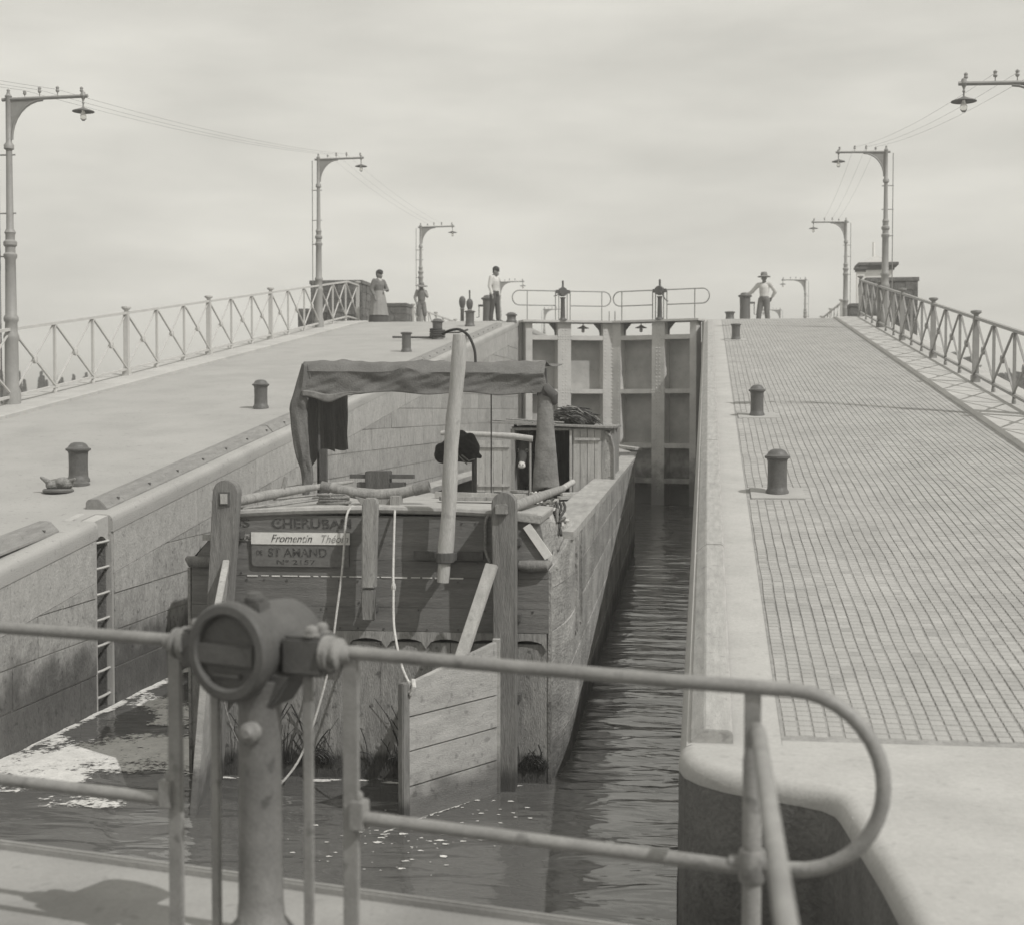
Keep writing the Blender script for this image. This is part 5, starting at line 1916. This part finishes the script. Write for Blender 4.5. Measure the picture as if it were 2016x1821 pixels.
for sx in (-1, 1):
    mb = MB()
    mb.lathe([(0.018, 0), (0.034, 0.08), (0.036, 0.14), (0.022, 0.23), (0.004, 0.27)], n=10, mtx=Matrix.Rotation(sx * R(16), 3, 'Y') @ Matrix.Diagonal((1, 0.5, 1)))
    mb.build('ear', 'donkey_coat', dn, smooth=True, loc=(sx * .055, 0.06, 1.20))
    mb = MB()
    mb.lathe([(0.004, -.008), (0.024, -.004), (0.024, .004), (0.004, .012)], n=10, mtx=Matrix.Rotation(R(90), 3, 'X') @ Matrix.Rotation(sx * R(40), 3, 'Y'))
    mb.build('eye_ring', 'donkey_ring', dn, smooth=True, loc=(sx * .062, -0.085, 1.07))
    mb = MB()
    mb.lathe([(0.002, -.012), (0.010, -.008), (0.013, 0), (0.010, .008), (0.002, .012)], n=10)
    mb.build('eye', 'eye_black', dn, smooth=True, loc=(sx * .065, -0.094, 1.07))
    mb = MB()
    mb.lathe([(0.002, -.004), (0.009, 0), (0.002, .004)], n=8, mtx=Matrix.Rotation(R(90), 3, 'X'))
    mb.build('nostril', 'eye_black', dn, loc=(sx * .022, -0.222, .878))

# ------------------------------------------------------------------ people
def hand(p, d, s, side):
    """palm, four fingers and a thumb; p wrist, d pointing direction"""
    p, d = Vector(p), Vector(d).normalized()
    up = Vector((0, 0, 1)) if abs(d.z) < .8 else Vector((0, 1, 0))
    x = d.cross(up).normalized()
    y = x.cross(d)
    out_ = [(p, .026 * s, p + d * .055 * s, .03 * s)]
    for k, (off, ln) in enumerate(((-.03, .07), (-.01, .08), (.01, .075), (.03, .06))):
        a = p + d * .07 * s + x * off * s
        c = a + d * ln * .55 * s - y * .006 * s
        e = c + d * ln * .45 * s - y * .02 * s
        out_ += [(a, .0105 * s, c, .0105 * s), (c, .0105 * s, e, .010 * s)]
    a = p + d * .02 * s + x * .03 * s * side
    c = a + d * .035 * s + x * .03 * s * side
    out_ += [(a, .013 * s, c, .011 * s), (c, .011 * s, c + d * .03 * s, .0105 * s)]
    return out_
def person(label, loc, rz, H, pose):
    t = thing('person', label, 'person', loc, rz)
    s = H / 1.70
    P = {k: Vector(v) * s for k, v in pose['j'].items()}
    hd = P['head']
    face = P.get('face', Vector((0, 1, -0.15))).normalized()
    caps = [(hd, .082 * s, hd + Vector((0, 0, .06 * s)), .085 * s), (hd + face * .03 * s - Vector((0, 0, .04 * s)), .062 * s, hd + face * .045 * s - Vector((0, 0, .075 * s)), .042 * s),
            (hd + face * .085 * s, .014 * s, hd + face * .108 * s - Vector((0, 0, .03 * s)), .016 * s),
            (hd - Vector((0, 0, .06 * s)), .05 * s, P['neck'], .058 * s), (P['neck'], .07 * s, P['chest'], .13 * s), (P['chest'], .145 * s, P['waist'], .12 * s), (P['waist'], .12 * s, P['hip'], .135 * s)]
    sd_ = face.cross(Vector((0, 0, 1))).normalized()
    for q in (-1, 1):
        caps.append((hd + sd_ * q * .083 * s, .016 * s, hd + sd_ * q * .086 * s - Vector((0, 0, .035 * s)), .012 * s))
    for a in 'LR':
        sh, el, wr = P['sh' + a], P['el' + a], P['wr' + a]
        caps += [(P['neck'] - Vector((0, 0, .05 * s)), .05 * s, sh, .055 * s), (sh, .055 * s, el, .042 * s), (el, .04 * s, wr, .028 * s)]
        dirn = pose.get('hd' + a)
        caps += hand(wr, Vector(dirn) if dirn else (wr - el), s, 1 if a == 'L' else -1)
        hp, kn, an = P['hp' + a], P['kn' + a], P['an' + a]
        caps += [(P['hip'], .11 * s, hp, .09 * s), (hp, .09 * s, kn, .056 * s), (kn, .054 * s, an, .038 * s), (an, .038 * s, an + Vector((0, .02, -.05)) * s, .036 * s),
                 (an + Vector((0, -.03, -.055)) * s, .032 * s, an + Vector((0, .14, -.062)) * s, .026 * s)]
    blob('body', caps, 'skin', t, 0.0115, 3)
    for q in (-1, 1):
        mb = MB()
        mb.lathe([(.002, -.008 * s), (.008 * s, -.004 * s), (.010 * s, 0), (.008 * s, .004 * s), (.002, .008 * s)], n=8)
        mb.build('eye', 'eye_black', t, smooth=True, loc=hd + face * .076 * s + sd_ * q * .034 * s)
    mb = MB()
    mo = hd + face * .084 * s - Vector((0, 0, .062 * s))
    mb.tube([mo - sd_ * .022 * s, mo + face * .006 * s, mo + sd_ * .022 * s], .005 * s, 6)
    mb.build('mouth', 'hair_dark', t)
    return t, P, s
def shirt(t, P, s, material, sleeves=1.0, low=0.0, name='shirt'):
    caps = [(P['neck'] - Vector((0, 0, .02 * s)), .072 * s, P['chest'], .155 * s), (P['chest'], .165 * s, P['waist'], .145 * s), (P['waist'], .145 * s, P['waist'] - Vector((0, 0, low * s + .02 * s)), .15 * s)]
    for a in 'LR':
        sh, el, wr = P['sh' + a], P['el' + a], P['wr' + a]
        caps += [(P['neck'] - Vector((0, 0, .06 * s)), .07 * s, sh, .07 * s), (sh, .074 * s, el, .062 * s), (el, .06 * s, el.lerp(wr, sleeves * .88), .048 * s)]
    return blob(name, caps, material, t, 0.014, 4)
def trousers(t, P, s, material, low=0.95, fat=1.0, name='trousers'):
    caps = [(P['waist'] - Vector((0, 0, .03 * s)), .14 * s, P['hip'], .15 * s)]
    for a in 'LR':
        hp, kn, an = P['hp' + a], P['kn' + a], P['an' + a]
        caps += [(P['hip'], .125 * s, hp, .108 * s), (hp, .108 * s, kn, .078 * s * fat)]
        if low > 0:
            caps += [(kn, .078 * s * fat, kn.lerp(an, low), .062 * s * fat)]
    return blob(name, caps, material, t, 0.014, 4)
def shoes(t, P, s):
    for a in 'LR':
        an = P['an' + a]
        blob('shoe', [(an + Vector((0, -.03, -.052)) * s, .04 * s, an + Vector((0, .15, -.06)) * s, .034 * s), (an + Vector((0, 0, -.02)) * s, .042 * s, an + Vector((0, 0, -.05)) * s, .042 * s)], 'cloth_dark', t, 0.011, 2)
def straw_hat(t, P, s, material='straw', brim=.20, tilt=0.0):
    mb = MB()
    m_ = Matrix.Rotation(tilt, 3, 'X')
    mb.lathe([(.07 * s, -.004 * s), (brim * .97 * s, -.026 * s), (brim * s, -.012 * s), (brim * .9 * s, .004 * s), (.108 * s, .03 * s), (.10 * s, .10 * s), (.085 * s, .135 * s), (.03 * s, .145 * s)], n=24, mtx=m_)
    h = mb.build('hat', material, t, smooth=True, loc=P['head'] + Vector((0, 0, .055 * s)))
    mb = MB()
    mb.lathe([(.106 * s, .022 * s), (.109 * s, .024 * s), (.107 * s, .05 * s), (.103 * s, .052 * s)], n=24, mtx=m_)
    mb.build('hat_band', 'cloth_mid', h)
def cap_hat(t, P, s, material='hair_dark'):
    f = P.get('face', Vector((0, 1, -0.15))).normalized()
    h = P['head']
    blob('cap', [(h + Vector((0, 0, .10)) * s, .085 * s, h + Vector((0, 0, .09)) * s + f * .03 * s, .092 * s), (h + Vector((0, 0, .075)) * s - f * .03 * s, .088 * s, h + Vector((0, 0, .1)) * s, .07 * s),
                 (h + Vector((0, 0, .075)) * s + f * .09 * s, .03 * s, h + Vector((0, 0, .06)) * s + f * .13 * s, .016 * s)], material, t, 0.01, 3)
def hair(t, P, s):
    f = P.get('face', Vector((0, 1, -0.15))).normalized()
    h = P['head']
    blob('hair', [(h + Vector((0, 0, .05)) * s - f * .025 * s, .088 * s, h - f * .045 * s - Vector((0, 0, .03 * s)), .07 * s)], 'hair_dark', t, 0.01, 3)
base = {'head': (0, .03, 1.57), 'neck': (0, 0, 1.44), 'chest': (0, 0, 1.26), 'waist': (0, 0, 1.04), 'hip': (0, 0, .93),
        'shL': (-.19, 0, 1.38), 'shR': (.19, 0, 1.38), 'elL': (-.25, -.02, 1.10), 'elR': (.25, -.02, 1.10), 'wrL': (-.25, .06, .86), 'wrR': (.25, .06, .86),
        'hpL': (-.09, 0, .88), 'hpR': (.09, 0, .88), 'knL': (-.10, .02, .48), 'knR': (.10, .02, .48), 'anL': (-.11, 0, .09), 'anR': (.11, 0, .09)}
def pz(**k):
    j = dict(base)
    j.update(k)
    return j
# woman: skirt, dark apron hem, one hand in front at the waist; faces the lock and us, half right
t, P, s = person('woman in grey blouse and long pale skirt with a dark cap', (-9.78, 42.0, ZF), R(-118), 1.52,
                 {'j': pz(elL=(-.30, .06, 1.10), wrL=(-.10, .24, 1.09), elR=(.25, -.06, 1.10), wrR=(.24, .05, .88), face=(0.05, 1, -.2)), 'hdL': (1, .1, -.1)})
shirt(t, P, s, 'cloth_mid', 0.95, 0.0, 'blouse')
mb = MB()
n_ = 48
prof = [(.145, 1.06), (.17, .98), (.205, .85), (.235, .6), (.27, .36), (.285, .27)]
for r_, z in prof:
    for k in range(n_):
        a = 2 * PI * k / n_
        q = r_ * (1 + .035 * math.sin(a * 13) * min(1, (1.06 - z) * 2.0)) * s
        mb.v.append((q * math.cos(a), q * math.sin(a) * 1.0, z * s))
for i in range(len(prof) - 1):
    for k in range(n_):
        k2 = (k + 1) % n_
        mb.f.append((i * n_ + k, i * n_ + k2, (i + 1) * n_ + k2, (i + 1) * n_ + k))
mb.f.append(tuple(range(n_)))
mb.build('skirt', 'cloth_skirt', t, smooth=True)
mb = MB()
mb.lathe([(.26 * s, .30 * s), (.275 * s, .2 * s), (.285 * s, .06 * s), (.27 * s, .05 * s), (.2 * s, .3 * s)], n=30)
mb.build('underskirt', 'cloth_dark', t, smooth=True)
t.scale = (1.16, 1.16, 1.04)
hair(t, P, s)
cap_hat(t, P, s)
shoes(t, P, s)
blob('collar', [(P['neck'] + Vector((0, .02, .0)), .066 * s, P['neck'] + Vector((0, .05, -.05)), .05 * s)], 'cloth_white', t, .01, 2)
# boy
t, P, s = person('barefoot boy in a wide straw hat with his hand at his chin', (-8.56, 42.4, ZF), R(-150), 1.22,
                 {'j': pz(anL=(-.15, .02, .09), anR=(.15, -.02, .09), knL=(-.13, .05, .48), knR=(.13, .0, .48), elL=(-.22, .12, 1.16), wrL=(-.04, .17, 1.40), elR=(.26, -.08, 1.12), wrR=(.24, .02, .92), face=(0, 1, -.25)), 'hdL': (.4, 0, 1)})
shirt(t, P, s, 'cloth_skirt', 0.9)
blob('waistcoat', [(P['chest'] + Vector((0, .02, .06)), .165 * s, P['waist'] + Vector((0, .02, .0)), .155 * s)], 'cloth_mid', t, .014, 3)
trousers(t, P, s, 'cloth_mid', 0.25, 1.25, 'breeches')
straw_hat(t, P, s, brim=.26, tilt=R(-14))
hair(t, P, s)
# man with flat cap
t, P, s = person('man in white shirt, dark trousers and flat cap looking down at the lock', (-6.22, 41.6, ZF), R(-112), 1.60,
                 {'j': pz(face=(0, 1, -.45), head=(0, .06, 1.56), wrL=(-.27, .02, .84), wrR=(.27, .08, .84), anL=(-.09, .08, .09), anR=(.09, -.08, .09), knL=(-.09, .06, .48), knR=(.09, -.02, .48))})
shirt(t, P, s, 'cloth_white', 1.0, 0.05)
trousers(t, P, s, 'cloth_dark', 0.97)
cap_hat(t, P, s)
shoes(t, P, s)
hair(t, P, s)
# leaning man on the right
t, P, s = person('man in straw hat leaning one hand on the right capstan', (1.72, 45.2, ZF), R(165), 1.64,
                 {'j': pz(elR=(.42, .0, 1.12), wrR=(.62, .02, 1.04), shR=(.20, 0, 1.36), elL=(-.34, -.1, 1.14), wrL=(-.22, -.14, .95), anL=(-.14, 0, .09), anR=(.19, .02, .09), knR=(.15, .04, .48), face=(.1, 1, -.2)), 'hdR': (1, 0, -.05)})
shirt(t, P, s, 'cloth_white', 0.95, 0.02)
trousers(t, P, s, 'cloth_mid', 0.97, 1.15)
straw_hat(t, P, s, brim=.21)
hair(t, P, s)
shoes(t, P, s)

# ------------------------------------------------------------------ near gate: railing, gear head, walkway
ang = math.atan2(0.23216, -0.97268)
ng = thing('lock_gate_leaf', 'near gate leaf with round pipe railing and gear head in the foreground', 'lock gate', (0.41, 3.46, 0), ang)
# local x runs along the leaf to the left; local -y looks upstream (away from the camera)
def away(n_):
    return -n_
mb = MB()
ring = [(0.21 - 0.22 * math.cos(R(q)), 0, 1.822 + 0.22 * math.sin(R(q))) for q in range(-90, 91, 10)]
mb.tube([(0.36, 0, 1.603)] + ring + [(0.5, 0, 2.044), (1.46, 0, 2.06)], 0.0185, 14)
mb.build('handrail', 'near_rail', ng, smooth=True)
mb = MB()
mb.tube([(1.94, 0, 2.06), (3.5, 0, 2.066)], 0.0185, 14)
mb.build('handrail', 'near_rail', ng, smooth=True)
mb = MB()
mb.tube([(0.30, 0, 1.592), (1.395, 0, 1.607)], 0.0185, 14)
mb.build('mid_rail', 'near_rail', ng, smooth=True)
mb = MB()
mb.tube([(2.0, 0, 1.594), (3.5, 0, 1.60)], 0.0185, 14)
mb.build('mid_rail', 'near_rail', ng, smooth=True)
for x, w_, zt, th in ((1.98, 0.045, 2.05, 0.018), (1.412, 0.045, 2.05, 0.018), (1.845, 0.028, 2.03, 0.016), (1.545, 0.028, 2.03, 0.016), (0.305, 0.04, 2.03, 0.018)):
    mb = MB()
    mb.bx(x - w_ / 2, x + w_ / 2, -th / 2, th / 2, 1.22, zt)
    mb.build('rail_post', 'near_rail', ng, bevel=0.003)
for x in (2.005, 1.388):
    mb = MB()
    mb.bx(x - 0.02, x + 0.02, -0.026, 0.026, 1.575, 1.655)
    mb.lathe([(0.012, 0), (0.012, 0.02), (0.006, 0.024)], (x, 0, 1.655), n=8)
    mb.build('rail_socket', 'near_rail', ng, bevel=0.006)
mb = MB()
mb.tube([(0.295, 0.0, 1.915), (0.29, 0.03, 1.945), (0.27, 0.10, 1.95), (0.30 - 0.232 * 2.6, 0.973 * 2.6, 1.95)], 0.019, 12)
mb.build('return_rail', 'near_rail', ng, smooth=True)
mb = MB()
mb.lathe([(0.024, 1.22), (0.024, 1.86), (0.018, 1.90)], (0.305, 0, 0), n=14)
mb.lathe([(0.030, 1.56), (0.034, 1.57), (0.034, 1.63), (0.030, 1.64)], (0.305, 0, 0), n=14)
mb.build('post_sleeve', 'near_rail', ng, smooth=True)
# gear post
GX = 1.70
mb = MB()
mb.lathe([(0.11, 1.22), (0.10, 1.25), (0.068, 1.29), (0.063, 1.34), (0.060, 1.90), (0.072, 1.93), (0.085, 1.97)], (GX, 0, 0), n=28)
mb.build('gear_post', 'post_iron', ng, smooth=True)
mb = MB()
mb.lathe([(0.030, 0.0), (0.03, 0.022), (0.016, 0.03), (0.012, 0.036)], (GX - 0.01, 0.055, 1.83), n=18, mtx=Matrix.Rotation(R(-90), 3, 'X'))
mb.build('boss', 'near_rail', ng, smooth=True)
# head: a drum whose recessed face looks at the camera, axis along local y
gz = 2.055
rotY = Matrix.Rotation(R(-90), 3, 'X')          # lathe axis z -> +y
gh = MB()
rotH = Matrix.Rotation(R(-7), 3, 'Z')
gh.lathe([(0.06, -0.225), (0.10, -0.21), (0.118, -0.18), (0.122, -0.06), (0.116, 0.05), (0.133, 0.06), (0.138, 0.075), (0.138, 0.10), (0.130, 0.110), (0.108, 0.112), (0.102, 0.106), (0.100, 0.088)], (GX + 0.03, 0, gz), n=48, mtx=rotH @ rotY)
head = gh.build('gear_head', 'gear_iron', ng, smooth=True)
mb = MB()
mb.box((GX + 0.03 + 0.018, 0.088, gz - 0.008), (0.20, 0.028, 0.062), R(-7))
mb.box((GX + 0.03 + 0.018, 0.090, gz - 0.066), (0.10, 0.02, 0.016), R(-7))
mb.build('face_bar', 'gear_iron', head, bevel=0.006)
mb = MB()
mb.bx(GX - 0.02, GX + 0.05, -0.03, 0.04, gz + 0.10, gz + 0.135)
mb.lathe([(0.028, 0), (0.028, 0.022), (0.012, 0.028)], (GX + 0.01, 0.01, gz + 0.13), n=12)
mb.build('lubricator', 'gear_iron', head, bevel=0.006)
for sg, xa in ((-1, GX - 0.09), (1, GX + 0.11)):
    mb = MB()
    xb = xa + sg * 0.13
    mb.bx(min(xa, xb), max(xa, xb), -0.07, 0.04, gz - 0.065, gz + 0.045)
    mb.build('socket_box', 'gear_iron', head, bevel=0.010)
    mb = MB()
    mb.lathe([(0.050, -0.01), (0.050, 0.008), (0.036, 0.012), (0.036, 0.022), (0.044, 0.026), (0.044, 0.036), (0.028, 0.045), (0.022, 0.07)], (xb, 0, gz - 0.002), n=20, mtx=Matrix.Rotation(sg * R(90), 3, 'Y'))
    mb.build('socket_collar', 'near_rail', head, smooth=True)
    mb = MB()
    for dy in (-0.045, 0.015):
        mb.lathe([(0.02, 0), (0.02, 0.022), (0.010, 0.03)], ((xa + xb) / 2 + sg * 0.02, dy, gz + 0.045), n=6)
        mb.lathe([(0.026, 0), (0.026, 0.006)], ((xa + xb) / 2 + sg * 0.02, dy, gz + 0.044), n=12)
    mb.build('bolt', 'near_rail', head, bevel=0.003)
mb = MB()
mb.prism([(GX - 0.13, gz - 0.06), (GX + 0.12, gz - 0.06), (GX + 0.06, gz - 0.16), (GX - 0.06, gz - 0.16)], lambda p: (p[0], -0.08, p[1]), lambda p: (p[0], 0.04, p[1]))
mb.build('neck', 'gear_iron', head, bevel=0.008)
# walkway and gate skin below (upstream is local -y)
mb = MB()
mb.bx(0.12, 3.55, -0.595, 0.06, 1.11, 1.150)
mb.build('walkway_plate', 'deck_stain', ng)
mb = MB()
mb.bx(0.10, 3.56, -0.625, -0.597, 1.05, 1.178)
mb.build('walkway_edge', 'deck_stain', ng, bevel=0.008)
mb = MB()
mb.bx(0.12, 3.5, -0.52, 0.30, 1.03, 1.105)
mb.build('walkway_beam', 'gear_iron', ng)
mb = MB()
mb.bx(0.15, 3.45, -0.42, -0.02, -1.5, 1.025)
mb.build('gate_skin', 'gate_panel', ng)
# small iron strap at the recess edge by the ring
sp = thing('iron_strap', 'thin pale iron strap hanging in the recess beside the railing ring', 'strap', (0.60, 5.55, ZN))
mb = MB()
mb.bar((0, 0.35, -0.03), (0.03, 0.0, -0.16), 0.02, 0.012)
mb.bar((0.03, 0.0, -0.16), (0.02, -0.02, -0.42), 0.022, 0.014)
mb.build('bar', 'rail_paint', sp)

# ------------------------------------------------------------------ thin summer haze
hz = bpy.data.materials.new('haze_air')
hz.use_nodes = True
hz.node_tree.nodes.clear()
ho = N(hz.node_tree, 'ShaderNodeOutputMaterial')
hv = N(hz.node_tree, 'ShaderNodeVolumePrincipled')
hv.inputs['Color'].default_value = (0.98, 0.97, 0.94, 1)
hv.inputs['Density'].default_value = 0.0026
hv.inputs['Anisotropy'].default_value = 0.2
hz.node_tree.links.new(hv.outputs[0], ho.inputs['Volume'])
M['haze_air'] = hz
mb = MB()
mb.bx(-1600, 1600, -450, 2600, -7.2, 13.5)
o = mb.build('haze', 'haze_air')
tag(o, 'thin pale summer haze over the lock and the land', kind='stuff')
# ------------------------------------------------------------------ trees far off
def crown_mesh(name, rx, rz_, n_, leaf, pointed, seed, mname):
    rs = random.Random(seed)
    mb = MB()
    lumps = [(rs.gauss(0, .35), rs.gauss(0, .35), rs.uniform(.15, .9)) for _ in range(9)]
    for k in range(n_):
        z = rs.random()
        if pointed:
            w_ = rx * (min(1, z * 4 + .3)) * (1.0 if z < .55 else max(0.03, 1 - ((z - .55) / .45) ** 1.6))
            a, q = rs.uniform(0, 2 * PI), rs.random() ** .5
            p = Vector((w_ * q * math.cos(a), w_ * q * math.sin(a), z * rz_))
        else:
            l = lumps[k % 9]
            d = Vector((rs.gauss(0, 1), rs.gauss(0, 1), rs.gauss(0, 1))).normalized() * rs.uniform(.5, 1) * 0.36
            p = Vector(((l[0] + d.x) * rx, (l[1] + d.y) * rx, max(.02, l[2] * .75 + d.z * .7) * rz_))
        nrm = Vector((rs.gauss(0, 1), rs.gauss(0, 1), rs.gauss(0, .7) + .3)).normalized()
        u_ = nrm.orthogonal().normalized() * leaf * rs.uniform(.6, 1.3)
        v_ = nrm.cross(u_)
        mb.add([p - u_, p - v_ * .6, p + u_, p + v_ * .6], [(0, 1, 2, 3)])
    me = bpy.data.meshes.new(name)
    me.from_pydata(mb.v, [], mb.f)
    me.materials.append(M[mname])
    return me
pop = [crown_mesh('crown', 0.70, 12.0, 2600, 0.26, True, k, 'poplar_leaf') for k in range(3)]
tm = MB()
tm.tube([(0, 0, 0), (0, 0, 3), (0.1, 0, 9)], [.25, .2, .05], 7)
tmesh = tm.mesh('trunk')
rs = random.Random(4)
for k in range(19):
    x = (-116.0 + k * 0.92 + rs.uniform(-.25, .25)) * 0.68
    t = thing('poplar_tree', 'slender pointed poplar in the far row seen through the left railing', 'tree', (x, 149.6 + rs.uniform(-1.5, 1.5), -6), rs.uniform(0, 6), 'row of far poplars')
    sc_ = rs.uniform(0.96, 1.06)
    t.scale = (0.72 * sc_, 0.72 * sc_, 0.81 * sc_)
    link('trunk', tmesh, 'bark', t)
    link('crown', pop[k % 3], 'poplar_leaf', t, (0, 0, 3.3))
bush = [crown_mesh('crown', 4.2, 8.0, 1800, 0.5, False, 40 + k, 'bush_leaf') for k in range(3)]
tm2 = MB()
tm2.tube([(0, 0, 0), (0, 0, 4), (0.4, 0, 8)], [.4, .3, .1], 8)
tm2.tube([(0, 0, 4), (1.8, 0.3, 7)], [.2, .06], 6)
tm2.tube([(0, 0, 4.3), (-1.5, 0.6, 7.4)], [.18, .06], 6)
t2mesh = tm2.mesh('trunk')
for k, (x, y, h, lb) in enumerate(((24.6, 148, 1.22, 'left rounded tree top showing through the right railing'), (29.2, 150, 1.12, 'middle rounded tree top showing through the right railing'),
                                   (33.6, 152, 1.2, 'right rounded tree top at the edge of the frame'))):
    t = thing('broadleaf_tree', lb, 'tree', (x, y, -6), k * 1.3)
    t.scale = (h, h, h)
    link('trunk', t2mesh, 'bark', t)
    link('crown', bush[k], 'bush_leaf', t, (0, 0, 4.6))
